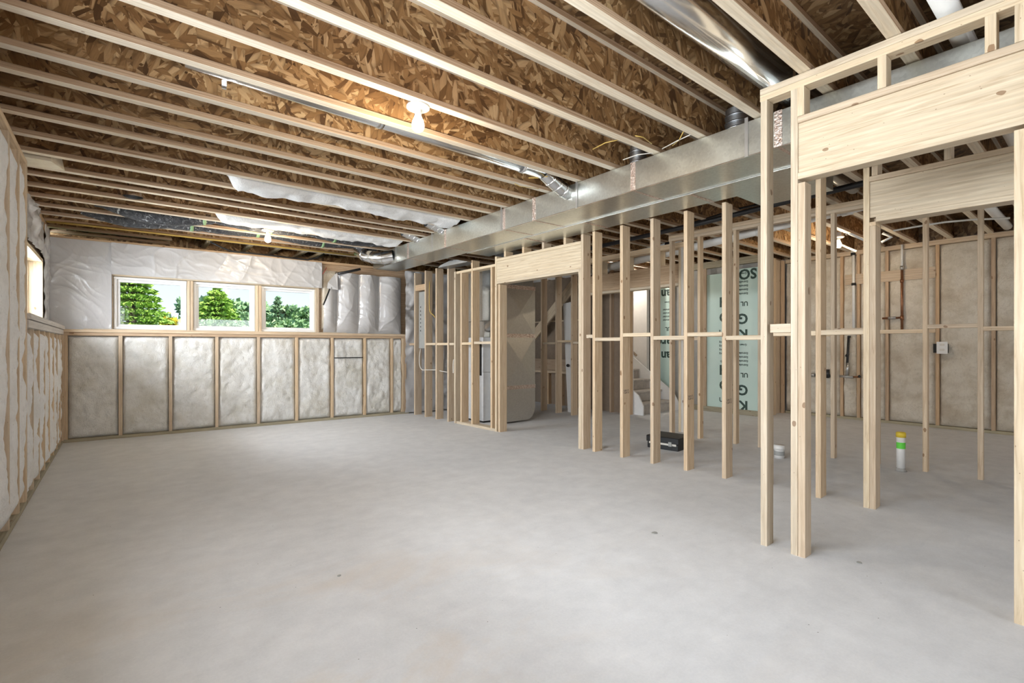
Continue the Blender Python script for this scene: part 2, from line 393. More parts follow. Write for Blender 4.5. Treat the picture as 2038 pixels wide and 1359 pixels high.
# ------------------------------------------------------------------ floor and outer shell
fl = link('floor', mesh('floor', [(-.95, -4.6, 0), (10.2, -4.6, 0), (10.2, 9.6, 0), (-.95, 9.6, 0), (-.95, -4.6, -.12), (10.2, -4.6, -.12), (10.2, 9.6, -.12), (-.95, 9.6, -.12)],
     [(0, 1, 2, 3), (7, 6, 5, 4), (0, 4, 5, 1), (1, 5, 6, 2), (2, 6, 7, 3), (3, 7, 4, 0)]), 'concrete'); struct(fl, 'bare grey concrete slab floor with tan dust stains')
CZ = 2.80          # underside of the joists
JD = .302          # joist depth
ceiling = struct(empty('ceiling', (0, 0, CZ)), 'open ceiling of wooden I-joists under strand board subfloor')
box('subfloor', -.95, 10.2, -4.6, 9.6, JD, JD + .02, 'osb_floor', ceiling, 0)
jy = [-2.0, -1.57, -1.14, -.72, -.29, .13, .55, .96, 1.38, 1.565, 1.985, 2.385, 2.84, 3.257, 3.685, 4.003, 4.387, 4.70, 5.143, 5.575, 6.003, 6.288, 6.727, 7.167, 7.612, 8.06, 8.50]
jy = [-2.0, -1.58, -1.16, -.74, -.32, .10, .725, 1.14, 1.565, 1.985, 2.385, 2.84, 3.257, 3.685, 4.003, 4.387, 4.70, 5.143, 5.575, 6.003, 6.288, 6.727, 7.167, 7.612, 8.06, 8.50]
def joist(y, x0=-.74, x1=9.75):
    # a joist is a row of three boards glued as one: the web carries its flanges
    wb = box('joist', x0, x1, y - .005, y + .005, .035, JD - .038, 'osb_web', ceiling, 0)
    for z in (0, JD - .038):
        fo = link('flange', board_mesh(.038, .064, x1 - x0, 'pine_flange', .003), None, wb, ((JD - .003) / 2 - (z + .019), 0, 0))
    return wb
for y in jy: joist(y)
# the floor oversails the far wall: two short joists, then lookouts across
joist(8.93, -.74, .62); joist(9.28, -.74, .62)
FARA = math.atan(-.052)
wr = struct(empty('wall_rear', (0, -4.66, 0)), 'foundation wall behind the viewer with two windows added for fill light')
for a0, a1, b0, b1 in ((-.95, 10.2, 0, 1.22), (-.95, 10.2, 2.28, 3.1), (-.95, .25, 1.22, 2.28), (2.95, 6.95, 1.22, 2.28), (9.05, 10.2, 1.22, 2.28)):
    box('foundation_wall', a0, a1, -.06, .06, b0, b1, 'foundation', wr, 0)
for n_, a0, a1 in ((5, .25, 2.95), (6, 6.95, 9.05)):  # unseen windows added around the two rear fill lights
    wi = struct(empty('window_%d' % n_, ((a0 + a1) / 2, -4.66, 1.22)), 'unseen white vinyl window added behind the viewer for fill light'); h_ = (a1 - a0) / 2
    for c0, c1, d0, d1 in ((-h_, h_, 0, .04), (-h_, h_, 1.02, 1.06), (-h_, -h_ + .04, .04, 1.02), (h_ - .04, h_, .04, 1.02)): box('frame', c0, c1, -.04, .04, d0, d1, 'vinyl_white', wi)
    box('pane', -h_ + .04, h_ - .04, -.002, .002, .04, 1.02, 'glass', wi, 0)

box('rim_board', 9.76, 9.80, -4.6, 9.6, -.1, JD, 'osb_web', ceiling, 0)
box('rim_board', -.95, -.75, -4.6, 9.6, 0, JD, 'osb_web', ceiling, 0)
struct(box('wall_right', 9.80, 9.95, -4.6, 9.6, 0, 3.1, 'foundation', None, 0), 'foundation wall outside the right room')
struct(box('wall_end', 7.0, 9.9, 9.2, 9.4, 0, 3.1, 'foundation', None, 0), 'foundation wall beyond the stairs')
# ------------------------------------------------------------------ far wall (window wall)
FW = Frame(-.55, 8.33, FARA)
wf = wall('wall_far', FW, 'window wall with insulated lower framing and plastic sheet above')
UP = .20                                   # the upper wall stands back behind the ledge
LF = 4.66
box('sill_plate', -.02, LF, 0, .095, 0, .04, 'treated_wood', wf)
box('ledge_cap', -.02, LF + .03, -.012, .10, 1.395, 1.435, 'pine_stud', wf)
box('ledge_plate', -.02, LF + .03, .0, .098, 1.355, 1.394, 'pine_aged', wf)
box('ledge_shelf', -.1, 4.75, .10, .42, 1.36, 1.43, 'treated_wood', wf)
us = [(126, 134), (236, 243.5), (336, 343), (429, 434.5), (512, 518), (588, 594), (659, 664), (724, 729), (778, 783), (799, 805)]
SX = []
for a, b in us:
    x = FW.x((a + b) / 2); SX.append(x)
    box('stud', x - .02, x + .02, 0, .089, .04, 1.355, 'pine_stud', wf)
box('stud', SX[-1] + .025, SX[-1] + .065, 0, .089, .04, 1.355, 'pine_aged', wf)
for i in range(len(SX) - 1):
    m = 'fiberglass'
    batt('insulation_batt', SX[i] + .021, SX[i + 1] - .021, .042, 1.352, .03, -1, wf, m, .022, .03, i + 3)
# slit where the batt of one bay is cut
sl0, sl1 = FW.hit(666, 712), FW.hit(722, 710)
box('batt_slit', sl0[0], sl1[0], -.006, .02, sl0[1] - .008, sl0[1] + .006, 'slot_black', wf, 0)
struct(box('foundation_wall', -.4, 7.4, .11, .42, 0, 1.36, 'foundation', wf, 0))
# upper wall framing around the openings
WIN = [(225.5, 371.5), (385.5, 508), (521.5, 628)]
zt, zb = FW.z(230, 549, UP), FW.z(230, 655, UP)
zt = (zt + FW.z(628, 575.4, UP)) / 2; zb = (zb + FW.z(630, 661, UP)) / 2
ZT = 2.60                                  # top of the upper wall
wx = [(FW.x(a, UP), FW.x(b, UP)) for a, b in WIN]
box('backing', -.35, wx[0][0] - .012, UP + .06, UP + .16, 1.43, ZT, 'pine_aged', wf, 0)
box('backing', wx[2][1] + .05, 7.4, UP + .06, UP + .16, 1.43, ZT, 'pine_aged', wf, 0)
box('window_header', wx[0][0] - .012, wx[2][1] + .05, UP + .045, UP + .16, zt + .028, ZT, 'pine_stud', wf)
box('head_trim', wx[0][0] - .012, wx[2][1] + .05, UP + .02, UP + .16, zt + .004, zt + .028, 'pine_pale', wf)
for a, b in ((wx[0][1] + .004, wx[1][0] - .004), (wx[1][1] + .004, wx[2][0] - .004)):
    box('mullion_stud', a, (a + b) / 2 - .002, UP + .015, UP + .16, zb, zt, 'pine_pale', wf)
    box('mullion_stud', (a + b) / 2 + .002, b, UP + .015, UP + .16, zb, zt, 'pine_stud', wf)
box('jack_stud', wx[2][1] + .004, wx[2][1] + .024, UP + .01, UP + .16, zb, zt, 'pine_pale', wf)
box('jack_stud', wx[2][1] + .026, wx[2][1] + .06, UP + .005, UP + .16, zb, zt + .02, 'pine_stud', wf)
box('jack_stud', wx[0][0] - .014, wx[0][0] - .004, UP + .01, UP + .16, zb, zt, 'pine_pale', wf)
box('window_sill', wx[0][0] - .3, wx[2][1] + .5, UP - .03, UP + .16, zb - .04, zb, 'pine_pale', wf)
box('top_plate', -.35, 7.4, UP + .0, UP + .14, ZT, ZT + .04, 'pine_aged', wf)
def window(n, x0, x1, z0, z1):
    e = empty('window_%d' % n, FW.o + FW.e * ((x0 + x1) / 2) + FW.n * (UP + .09) + Vector((0, 0, z0)), FW.a)
    struct(e, 'white vinyl basement window in the far wall')
    W, Z = (x1 - x0) / 2, z1 - z0
    def ring(name, w_, d0, d1, off, mat, par):
        poly = []
        for k, (a0, a1, b0, b1) in enumerate(((-W + off, W - off, off, off + w_), (-W + off, W - off, Z - off - w_, Z - off), (-W + off, -W + off + w_, off + w_, Z - off - w_), (W - off - w_, W - off, off + w_, Z - off - w_))):
            box(name, a0, a1, d0, d1, b0, b1, mat, par, .004)
    ring('frame', .034, -.045, .05, 0, 'vinyl_white', e)
    ring('sash', .034, -.012, .035, .034, 'vinyl_white', e)
    box('pane', -W + .066, W - .066, .008, .012, .066, Z - .066, 'glass', e, 0)
    return e
for i, (a, b) in enumerate(wx): window(i + 1, a, b, zb + .002, zt - .002)
# lookouts of the oversailing floor, seen above the wall
for u in (418, 500, 556, 608, 640):
    p = onz(u - 12, 500, CZ + .0)
    lx = ony(u, 490, 8.6).x
    box('lookout', lx - .025, lx + .025, 8.53, 9.3, .0, .04, 'pine_pale', ceiling)
    box('lookout_web', lx - .005, lx + .005, 8.53, 9.3, .04, JD - .03, 'osb_web', ceiling, 0)
box('rim_board', -.95, 7.4, 9.32, 9.35, -.2, JD, 'osb_web', ceiling, 0)
struct(box('wall_soffit', -.95, 7.4, 8.7, 9.35, 2.52, 2.56, 'osb_floor', None, 0), 'soffit board under the oversailing floor')

# ------------------------------------------------------------------ left wall
LW = Frame(-.55, 0, R(90))
wl = wall('wall_left', LW, 'left wall with tall insulated studs, then a ledge and a window')
YT = 5.27
box('sill_plate', 3.2, 8.33, 0, .095, 0, .04, 'treated_wood', wl)
box('top_plate', 3.1, YT, 0, .14, 2.60, 2.64, 'pine_stud', wl); box('top_plate', 3.1, YT, .06, .18, 2.642, 2.80, 'pine_aged', wl)
tall = [3.24, 3.64, 4.02, LW.x(18.5), 4.88, YT - .062, YT - .02]
for y in tall: box('stud', y - .019, y + .019, 0, .089, .04, 2.60, 'pine_stud', wl)
for i in range(len(tall) - 2):
    batt('insulation_batt', tall[i] + .02, tall[i + 1] - .02, .045, 2.595, .052, -1, wl, 'fiberglass_white', .05, .030, 40 + i, 22, 130, .012, 1.6, .8)
pony = [5.62, 6.02, 6.43, 6.84, 7.25, 7.65, 8.02]
for y in pony: box('stud', y - .019, y + .019, 0, .089, .04, 1.36, 'pine_stud', wl)
box('stud', 8.25, 8.30, -.01, .06, .04, 1.36, 'pine_stud', wl); box('stud', 8.18, 8.22, 0, .089, .04, 1.36, 'pine_aged', wl)
for i, (a, b) in enumerate(zip([YT] + pony, pony + [8.18])):
    batt('insulation_batt', a + .02, b - .02, .045, 1.35, .052, -1, wl, 'fiberglass_white', .05, .034, 70 + i, 22, 70, .012, 1.6, .9)
box('ledge_cap', YT, 8.33, -.02, .2, 1.43, 1.475, 'weathered_white', wl); box('ledge_plate', YT, 8.33, -.008, .18, 1.365, 1.425, 'weathered_white', wl)
struct(box('foundation_wall', 3.2, 8.6, .12, .30, 0, 1.43, 'foundation', wl, 0))
box('foundation_wall', 3.2, YT, .181, .30, 1.43, 2.8, 'foundation', wl, 0)
# upper part with the window opening
LU = .145; YW0, YW1 = 5.5, LW.x(85, LU)
zl0, zl1 = 1.53, 2.20
box('backing', YW1 + .04, 8.75, LU + .03, LU + .15, 1.475, 2.80, 'pine_aged', wl, 0)
box('backing', YT, YW1 + .04, LU + .03, LU + .15, zl1 + .04, 2.80, 'pine_aged', wl, 0)
box('backing', YT, YW0 - .04, LU + .03, LU + .15, 1.475, zl1 + .04, 'pine_aged', wl, 0)
box('jamb_stud', YW1, YW1 + .038, LU, LU + .2, zl0 - .04, zl1, 'pine_pale', wl)
box('jamb_stud', YW1 - .02, YW1 - .001, LU + .12, LU + .2, zl0 - .04, zl1, 'pine_pale', wl)
box('jamb_stud', YW0 - .038, YW0, LU, LU + .2, zl0 - .04, zl1, 'pine_pale', wl)
box('head_trim', YW0 - .04, YW1 + .04, LU, LU + .2, zl1, zl1 + .04, 'pine_pale', wl)
box('window_sill', YW0 - .04, YW1 + .04, LU, LU + .2, 1.476, zl0 - .04, 'pine_pale', wl)
w4 = struct(empty('window_4', (-.55 - LU - .15, (YW0 + YW1) / 2, zl0), R(90)), 'white vinyl window in the left wall')
hw = (YW1 - YW0) / 2
for a0, a1, b0, b1 in ((-hw, hw - .022, -.04, .02), (-hw, hw - .022, .62, .67), (-hw, -hw + .05, .02, .62), (hw - .075, hw - .022, .02, .62)): box('frame', a0, a1, 0, .05, b0, b1, 'vinyl_white', w4)
box('pane', -hw + .05, hw - .075, .02, .024, .02, .62, 'glass', w4, 0)
# unseen window opening added beside the viewer to let fill light in
box('jamb_stud', 3.10, 3.19, 0, .2, 0, 2.60, 'pine_stud', wl); box('jamb_stud', -.1, -.01, 0, .2, 0, 2.60, 'pine_stud', wl)
box('window_header', -.1, 3.19, 0, .2, 2.26, 2.80, 'pine_stud', wl); box('foundation_wall', -.1, 3.19, 0, .2, 0, 1.47, 'foundation', wl, 0)
box('backing', -4.6, -.1, 0, .2, .0, 2.80, 'foundation', wl, 0)

w7 = struct(empty('window_7', (-.70, 1.55, 1.47), R(90)), 'unseen white vinyl window added beside the viewer for fill light')  # added frame around the near fill light
for c0, c1, d0, d1 in ((-1.55, 1.55, 0, .04), (-1.55, 1.55, .75, .79), (-1.55, -1.51, .04, .75), (1.51, 1.55, .04, .75)): box('frame', c0, c1, -.02, .03, d0, d1, 'vinyl_white', w7)
box('pane', -1.51, 1.51, 0, .004, .04, .75, 'glass', w7, 0)

# plastic sheet
def sheet(name, x0, x1, z0, z1, y, sgn, seed, nx=60, nz=40, amp=.02, fn=None, loc=(0, 0, 0), rz=0, edge=None):
    vs_, fs = [], []; ox = seed * 7.7
    for j in range(nz + 1):
        for i in range(nx + 1):
            s, t = i / nx, j / nz; a0, a1 = x0, x1; b0, b1 = z0, z1
            if edge: a0, a1, b0, b1 = edge(s, t, x0, x1, z0, z1)
            x = a0 + (a1 - a0) * s; z = b0 + (b1 - b0) * t
            p = (x * 1.1 + z * 1.5 + ox, x * -.5 + z * 2.2, ox)
            m = .35 + .65 * max(0, noise.noise((x * 1.3 + ox, z * 1.3, 2)) + .4)
            wx_, wz_ = x + .12 * noise.noise((x * 3, z * 3, ox)), z + .12 * noise.noise((x * 3, z * 3, ox + 4))
            h = 0
            for ca, sa, fq in ((.5, .86, 5), (.9, -.42, 4), (.15, .99, 7), (.75, .66, 9)):
                q = 1 - abs(noise.noise(((wx_ * ca + wz_ * sa) * fq + ox, (wz_ * ca - wx_ * sa) * fq * .22, fq)))
                h += amp * m * q ** 9 * (5 / fq)
            h += amp * .6 * noise.fractal((x * 2 + ox, z * 2, 9), 1, 2, 3)
            if fn: h += fn(x, z, s, t)
            vs_.append((x, y + sgn * h, z))
    for j in range(nz):
        for i in range(nx):
            a = j * (nx + 1) + i; f = (a, a + 1, a + nx + 2, a + nx + 1); fs.append(f if sgn < 0 else f[::-1])
    return link(name, mesh(name, vs_, fs, True), 'poly_sheet', None, loc, (0, 0, rz))
y1 = UP - .005
o = sheet('vapor_barrier', -.215, wx[0][0] - .016, 1.44, ZT + .01, y1, -1, 1, 90, 140, .0075, None, FW.o, FW.a)
tag(o, 'clear plastic sheet stapled between the corner and the left window', 'plastic sheet')
o = sheet('vapor_barrier', wx[0][0] - .02, FW.x(640, UP), zt + .02, ZT + .012, y1 - .015, -1, 2, 240, 44, .0115, None, FW.o, FW.a)
tag(o, 'clear plastic sheet wrinkled in a strip above the three windows', 'plastic sheet')
bx0, bx1 = FW.x(642, UP), FW.x(797, UP)
bays = [bx0 - .05, FW.x(669, UP), FW.x(712, UP), FW.x(752, UP), bx1]
def pillow(x, z, s, t):
    for a, b in zip(bays, bays[1:]):
        if a <= x <= b: return .10 * math.sin(math.pi * (x - a) / (b - a)) ** .7 * min(1, t * 3.5) ** .7 - .02
    return 0
def torn(s, t, x0, x1, z0, z1):
    return x0 + max(0, t - .45) * .36, x1, z0, z1 - .0 + (.0 if s > .15 else 0)
o = sheet('vapor_barrier', bx0, bx1, 1.44, 2.46, y1 - .03, -1, 3, 140, 90, .012, pillow, FW.o, FW.a, torn)
tag(o, 'grey plastic sheet bulging over insulation right of the windows', 'plastic sheet')
fx = FW.x(640, UP); fx2 = FW.x(668, UP)
me = mesh('flap', [(fx + .06, y1 - .10, 2.18), (fx2 + .0, y1 - .13, 2.16), (fx2 - .01, y1 - .12, 2.44), (fx2 - .05, y1 - .11, 2.42), (fx2 - .16, y1 - .12, 2.28)], [(0, 1, 2, 3, 4)])
link('torn_flap', me, 'poly_sheet', o)
# insulation, and a black strip painting the gap's shade beside the torn sheet
batt('insulation_batt', FW.x(641, UP), FW.x(672, UP), 1.5, 2.5, UP + .03, -1, wf, 'fiberglass_tan', .02, .02, 99, 10, 30)
bar('gap_shade_strip', (FW.x(644, UP), UP - .04, 1.9), (FW.x(662, UP), UP - .04, 2.30), .05, .01, 'cable_black', wf, (0, 1, 0))
tag(tube('foam_pipe_wrap', [FW.o + FW.e * FW.x(a, UP) + FW.n * (UP - .13) + Vector((0, 0, FW.z(a, b, UP - .13))) for a, b in ((668, 544), (690, 540), (712, 535))], .022, 'black_pipe'), 'short black insulated pipe above the bulging plastic sheet', 'pipe')
tag(tube('red_wire', [FW.o + FW.e * FW.x(a, UP) + FW.n * (UP - .03) + Vector((0, 0, FW.z(a, b, UP))) for a, b in ((641, 546), (645, 540), (649, 533))], .006, 'rust_red'), 'short red wire beside the torn plastic sheet', 'wire')
# far wall beyond the partition
o = sheet('vapor_barrier', FW.x(806), 6.6, .02, 2.58, -.02 + .03, -1, 5, 60, 60, .05, None, FW.o, FW.a)
tag(o, 'pale plastic sheet hanging behind the studs near the electrical panel', 'plastic sheet')
o = sheet('vapor_barrier', YW1 + .045, 8.52, 1.48, 2.66, LU - .004, -1, 8, 24, 40, .02, None, LW.o, LW.a)
tag(o, 'clear plastic sheet on the left wall beyond its window', 'plastic sheet')
o = sheet('vapor_barrier', YT + .02, YW1 + .045, zl1 + .045, 2.66, LU - .004, -1, 9, 40, 16, .03, None, LW.o, LW.a)
tag(o, 'clear plastic sheet above the left wall window', 'plastic sheet')

# ------------------------------------------------------------------ main partition (open studs)
MA = math.atan2(1, -.045)
MW = Frame(4.45, 0, MA)
wm = wall('wall_partition', MW, 'open stud partition with two framed doorways under the ductwork')
SW, SD = .038, .135
def stud(fr, par, u, z0, z1, mat='pine_stud', d=None, w=SW):
    d = d or SD
    x = fr.x(u); return box('stud', x - w, x, -d, 0, z0, z1, mat, par)
TOPM = 2.545
for k, u in enumerate((824, 845, 866.6, 890)): stud(MW, wm, u, 0, 2.52, 'pine_stud')
for u in (903.7,): stud(MW, wm, u, 0, 2.40, 'pine_pale')
for u in (916, 937.5, 976): stud(MW, wm, u, .038, 2.36 if u != 937.5 else 2.52, 'pine_stud')
xa, xb = MW.x(986), MW.x(908)
box('bottom_plate', xa, xb, -SD, 0, 0, .037, 'pine_pale', wm); box('top_plate', xa, xb, -SD, -.001, 2.36, 2.398, 'pine_pale', wm)
def noggin(fr, par, ua, ub, v, mat='pine_pale', h=.038, d=.089):
    x0, x1 = sorted((fr.x(ua), fr.x(ub))); z = fr.z((ua + ub) / 2, v); box('blocking', x0, x1, -d + .002, -.002, z - h / 2, z + h / 2, mat, par)
for a, b, v in ((847, 866, 684.5), (869.5, 890, 684.5), (894, 903, 684.5), (919, 937, 683.5), (943, 976, 682)): noggin(MW, wm, a, b, v)
noggin(MW, wm, 806, 824, 685, 'pine_aged')
# doorway with the pale header
xj = MW.x(985)
box('king_stud', xj - SW, xj, -SD, 0, 0, 2.50, 'pine_pale', wm)
xk = MW.x(990.2); box('jack_stud', xk - SW - .01, xk - .012, -SD, -.002, 0, 2.095, 'pine_stud', wm)
xr = MW.x(1151); box('jack_stud', xr - SW, xr, -SD, 0, 0, 2.14, 'pine_pale', wm)
box('king_stud', xr - 2 * SW - .001, xr - SW - .001, -SD, 0, 0, TOPM, 'pine_stud', wm)
box('stud', MW.x(1179) - SW, MW.x(1179), -SD, 0, 0, TOPM, 'pine_stud', wm)
box('header', xr - SW, xj - SW - .001, -.075, -.004, 2.145, 2.43, 'pine_pale', wm)
box('header_plate', xr - SW, xj - SW - .001, -SD, 0, 2.107, 2.144, 'pine_pale', wm); box('header_plate', xr - SW, xj - SW - .001, -SD, 0, 2.431, 2.468, 'pine_pale', wm)
for t in (.14, .38, .62, .86):
    x = xr + (xj - xr) * t; box('cripple', x - .019, x + .019, -SD, 0, 2.469, 2.548, 'pine_stud', wm)
g = NB('ink_stamp'); v = g.coord((1, 1, 1)); k = g.vor(v, 95); n = g.noise(v, 140, 2)
g.col(g.ramp(g.math('MULTIPLY', k.outputs['Distance'], g.math('ADD', n.outputs[0], .5)), [(.36, (.10, .075, .055)), (.46, (.52, .40, .28))])); g.rough(.7)
# studs between the doorways
MU = (1233.8, 1294, 1360.6, 1436.6)
for k, u in enumerate(MU):
    o = stud(MW, wm, u, 0, TOPM)
    if k != 1: link('ink_stamp', board_mesh(.0006, .10, .045, 'ink_stamp', 0), None, o, (-SW / 2 - .0004, 0, (.72, .72, .715, .71)[k] - TOPM / 2))
x6 = MW.x(1545) + .11; 
box('stud', x6 - SW, x6, -SD, 0, 0, TOPM, 'pine_stud', wm); stud(MW, wm, 1623, 0, 2.72, 'pine_stud')
xs = [MW.x(1151) - .08, MW.x(1179)] + [MW.x(u) for u in MU] + [x6, MW.x(1623), MW.x(1718)]
vv = [669.5, 674.5, 664, 671, 662, 667, 655, 660]
for i in range(1, len(xs) - 1):
    a, b = xs[i] - SW, xs[i + 1]
    un = (1205, 1268, 1330, 1398, 1480, 1560, 1676)[min(i - 1, 6)]; z = MW.z(un, (675, 666, 672, 665, 672, 664, 661)[min(i - 1, 6)])
    box('blocking', b, a, -SD + .002, -.002, z - .019, z + .019, 'pine_pale', wm)
box('blocking', xs[1], MW.x(1162) - SW, -SD, 0, 1.315, 1.353, 'pine_pale', wm)
# second doorway
xk = MW.x(1718); box('king_stud', xk - SW, xk, -SD, 0, 0, 2.72, 'pine_pale', wm)
box('jack_stud', xk - 2 * SW - .001, xk - SW - .001, -SD, 0, 0, 2.12, 'pine_stud', wm)
xe = MW.x(2060) - .35
box('header', xe, xk - SW - .001, -.06, -.012, 2.185, 2.455, 'pine_pale', wm); box('header_plate', xe, xk - SW - .04, -SD, 0, 2.148, 2.184, 'pine_pale', wm)
box('header_plate', xe, xk - SW - .001, -SD, 0, 2.456, 2.494, 'pine_stud', wm)
box('jack_stud_block', xk - 2 * SW - .001, xk - SW - .001, -SD, 0, 2.121, 2.15, 'pine_stud', wm)
box('cripple', xk - .09, xk - .052, -SD, 0, 2.495, 2.72, 'pine_stud', wm); box('cripple', xk - .50, xk - .462, -SD, 0, 2.495, 2.72, 'pine_stud', wm)
box('king_stud', xe - SW, xe, -SD, 0, 0, 2.72, 'pine_stud', wm)
box('top_plate', -1.5, 1.57, -SD, 0, 2.722, 2.76, 'pine_stud', wm); box('top_plate', -1.5, 1.57, -SD, 0, 2.761, 2.799, 'pine_stud', wm)
for y in (.35, -.05, -.45, -.9): box('stud', y - .019, y + .019, -SD, 0, 0, 2.72, 'pine_stud', wm) if y < xe - .1 else None

SD = .089
# ------------------------------------------------------------------ front framed doorway
EW = Frame(3.075, 0, R(90))
we = wall('wall_entry', EW, 'near stud wall with a framed doorway and a wide board header')
x0 = EW.x(1513.6); xE = x0 + .003
box('stud', x0 - SW, x0, -SD, 0, 0, 2.72, 'pine_pale', we)
k1 = EW.x(1573.4); box('king_stud', k1 - SW, k1, -SD, 0, 0, 2.72, 'pine_pale', we)
box('jack_stud', k1 - 2 * SW - .002, k1 - SW - .002, -SD, 0, 0, EW.z(1600, 362), 'pine_stud', we)
k2 = EW.x(2018); box('jack_stud', k2 - SW, k2, -SD, 0, 0, EW.z(2018, 260), 'pine_pale', we); box('king_stud', k2 - 2 * SW - .002, k2 - SW - .002, -SD, 0, 0, 2.72, 'pine_pale', we)
box('top_plate', -1.5, xE, -SD, 0, 2.721, 2.758, 'pine_pale', we); box('top_plate', -1.5, xE, -SD, 0, 2.759, 2.797, 'pine_pale', we)
hz0, hz1 = EW.z(1588, 357), EW.z(1588, 232)
box('header_plate', k2 - SW, k1 - SW - .001, -SD, 0, hz0, hz0 + .038, 'pine_pale', we)
box('header', k2 - 2 * SW, k1 - SW - .001, -.05, -.010, hz0 + .039, hz1 - .039, 'pine_pale', we)
box('header_plate', k2 - 2 * SW, k1 - SW - .001, -SD, 0, hz1 - .038, hz1, 'pine_stud', we)
for u0 in (1586, 1746, 1959.5, 2019): x = EW.x(u0); box('cripple', x - SW, x, -SD, 0, hz1 + .001, 2.72, 'pine_pale', we)
noggin(EW, we, 1532.5, 1573.2, 653, 'pine_pale', .052)
for y in (-.3, -.7, -1.1, -1.46): box('stud', y - .019, y + .019, -SD, 0, 0, 2.72, 'pine_stud', we)

# ------------------------------------------------------------------ third stud wall (bath)
TW = Frame(6.17, 0, math.atan2(1, -.06))
wt = wall('wall_bath', TW, 'open stud wall in front of the bathroom rough plumbing')
TU = [1332, 1388, 1459, 1508, 1580, 1653, 1740, 1836, 1945.5]
for u in TU: stud(TW, wt, u, 0, 2.665, 'pine_stud')
TX = [TW.x(u) for u in TU]
for i in range(len(TX) - 1):
    z = 1.30 + .035 * (i % 2) + .008 * i; box('blocking', TX[i + 1], TX[i] - SW, -SD + .002, -.002, z, z + .038, 'pine_stud', wt)
y = TX[-1] - .40
while y > -1.4: box('stud', y - SW, y, -SD, 0, 0, 2.665, 'pine_stud', wt); box('blocking', y, y + .40 - SW, -SD, 0, 1.36, 1.398, 'pine_stud', wt); y -= .40
box('top_plate', -1.5, TX[0] + .01, -SD, 0, 2.666, 2.704, 'pine_stud', wt); box('top_plate', -1.5, TX[0] + .01, -SD, 0, 2.705, 2.76, 'pine_stud', wt)

# ------------------------------------------------------------------ stair wall
SD = .135
SWF = Frame(6.22, 0, R(90))
wsr = wall('wall_stair', SWF, 'stud wall with a header at the foot of the stairs')
for u in (1076, 1105, 1136): stud(SWF, wsr, u, 0, 2.62, 'pine_stud')
for a, b, v in ((1080, 1104, 683), (1109, 1136, 679), (1140, 1150, 682)): noggin(SWF, wsr, a, b, v)
y = SWF.x(1076) + .4; box('stud', y - SW, y, -SD, 0, 0, 2.62, 'pine_stud', wsr)
hb0, hb1 = 2.095, 2.40
ha, hb = SWF.x(1350), SWF.x(1165)
box('header', ha, hb, -.08, -.005, hb0 + .03, hb1, 'pine_aged', wsr); box('header_plate', ha, hb, -SD, 0, hb0 - .01, hb0 + .028, 'pine_pale', wsr)
for k, m in enumerate(('pine_pale', 'weathered_white', 'pine_stud')): box('jack_stud', ha - .04 * (k + 1), ha - .04 * k - .002, -SD, 0, 0, 2.62, m, wsr)
box('stud', hb, hb + SW, -SD, 0, 0, 2.62, 'pine_stud', wsr)
for t in (.18, .5, .8): x = ha + (hb - ha) * t; box('cripple', x - .02, x + .02, -SD, 0, hb1 + .001, 2.62, 'pine_pale', wsr)
box('top_plate', ha - .15, 7.6, -SD, 0, 2.621, 2.70, 'pine_stud', wsr)

# ------------------------------------------------------------------ back wall of the right room (insulated) and foam wall
SD = .089
BW = Frame(9.5, 0, R(90))
wb_ = wall('wall_back', BW, 'insulated stud wall at the back of the right room')
box('sill_plate', -4.5, 3.84, -.095, 0, 0, .04, 'treated_wood', wb_)
box('top_plate', -4.5, 3.84, -SD, 0, 2.73, 2.80, 'pine_stud', wb_)
BU = [1600, 1675, 1708, 1765, 1865.5, 1977]
bxs = sorted([BW.x(u) for u in BU]); bxs = [bxs[0] - .42 * k for k in range(6, 0, -1)] + bxs
for x in bxs: box('stud', x - .021, x + .021, -SD, 0, .04, 2.73, 'pine_aged', wb_)
for i in range(len(bxs) - 1):
    batt('insulation_batt', bxs[i] + .022, bxs[i + 1] - .022, .045, 2.725, -.03, 1, wb_, 'fiberglass_tan', .022, .03, 120 + i, 20, 90)
batt('insulation_batt', bxs[-1] + .022, 3.84, .045, 2.725, -.03, 1, wb_, 'fiberglass_tan', .022, .03, 140, 20, 90)
box('foundation_wall', -4.6, 4.6, -.3, -.10, 0, 2.82, 'foundation', wb_, 0)
box('backing_board', BW.x(1862), BW.x(1682), -.03, .012, BW.z(1750, 562), BW.z(1750, 541), 'pine_stud', wb_)
box('backing_board', BW.x(1862), BW.x(1755), -.03, .010, BW.z(1800, 663), BW.z(1800, 656), 'pine_stud', wb_)
GW = Frame(8.68, 0, R(90))
wg = wall('wall_foundation', GW, 'foundation wall lined with green foam boards')
box('foundation_wall', 3.92, 9.4, -.3, -.045, 0, 2.80, 'foundation', wg, 0)
box('sill_plate', 3.88, 9.3, -.04, .06, 0, .09, 'treated_wood', wg)
box('top_plate', 3.88, 9.3, -.04, .06, GW.z(1508, 522), 2.80, 'treated_wood', wg)
for u in (1404, 1463): x = GW.x(u); box('stud', x - .04, x + .02, .017, .055, .09, GW.z(1450, 528), 'pine_aged', wg)
# return between the two
box('corner_stud', 3.84, 3.93, -.3, -.22, 0, 2.78, 'pine_aged', wg); box('corner_stud', 3.84, 3.93, -.44, -.36, 0, 2.78, 'pine_stud', wg); box('corner_stud', 3.84, 3.92, -.02, .06, 0, 2.78, 'pine_stud', wg)
box('return_panel', 3.90, 3.94, -.80, .0, 0, 2.78, 'pine_stud', wg)
box('corner_stud', 3.84, 3.89, -.80, -.74, 0, 2.78, 'pine_aged', wg)

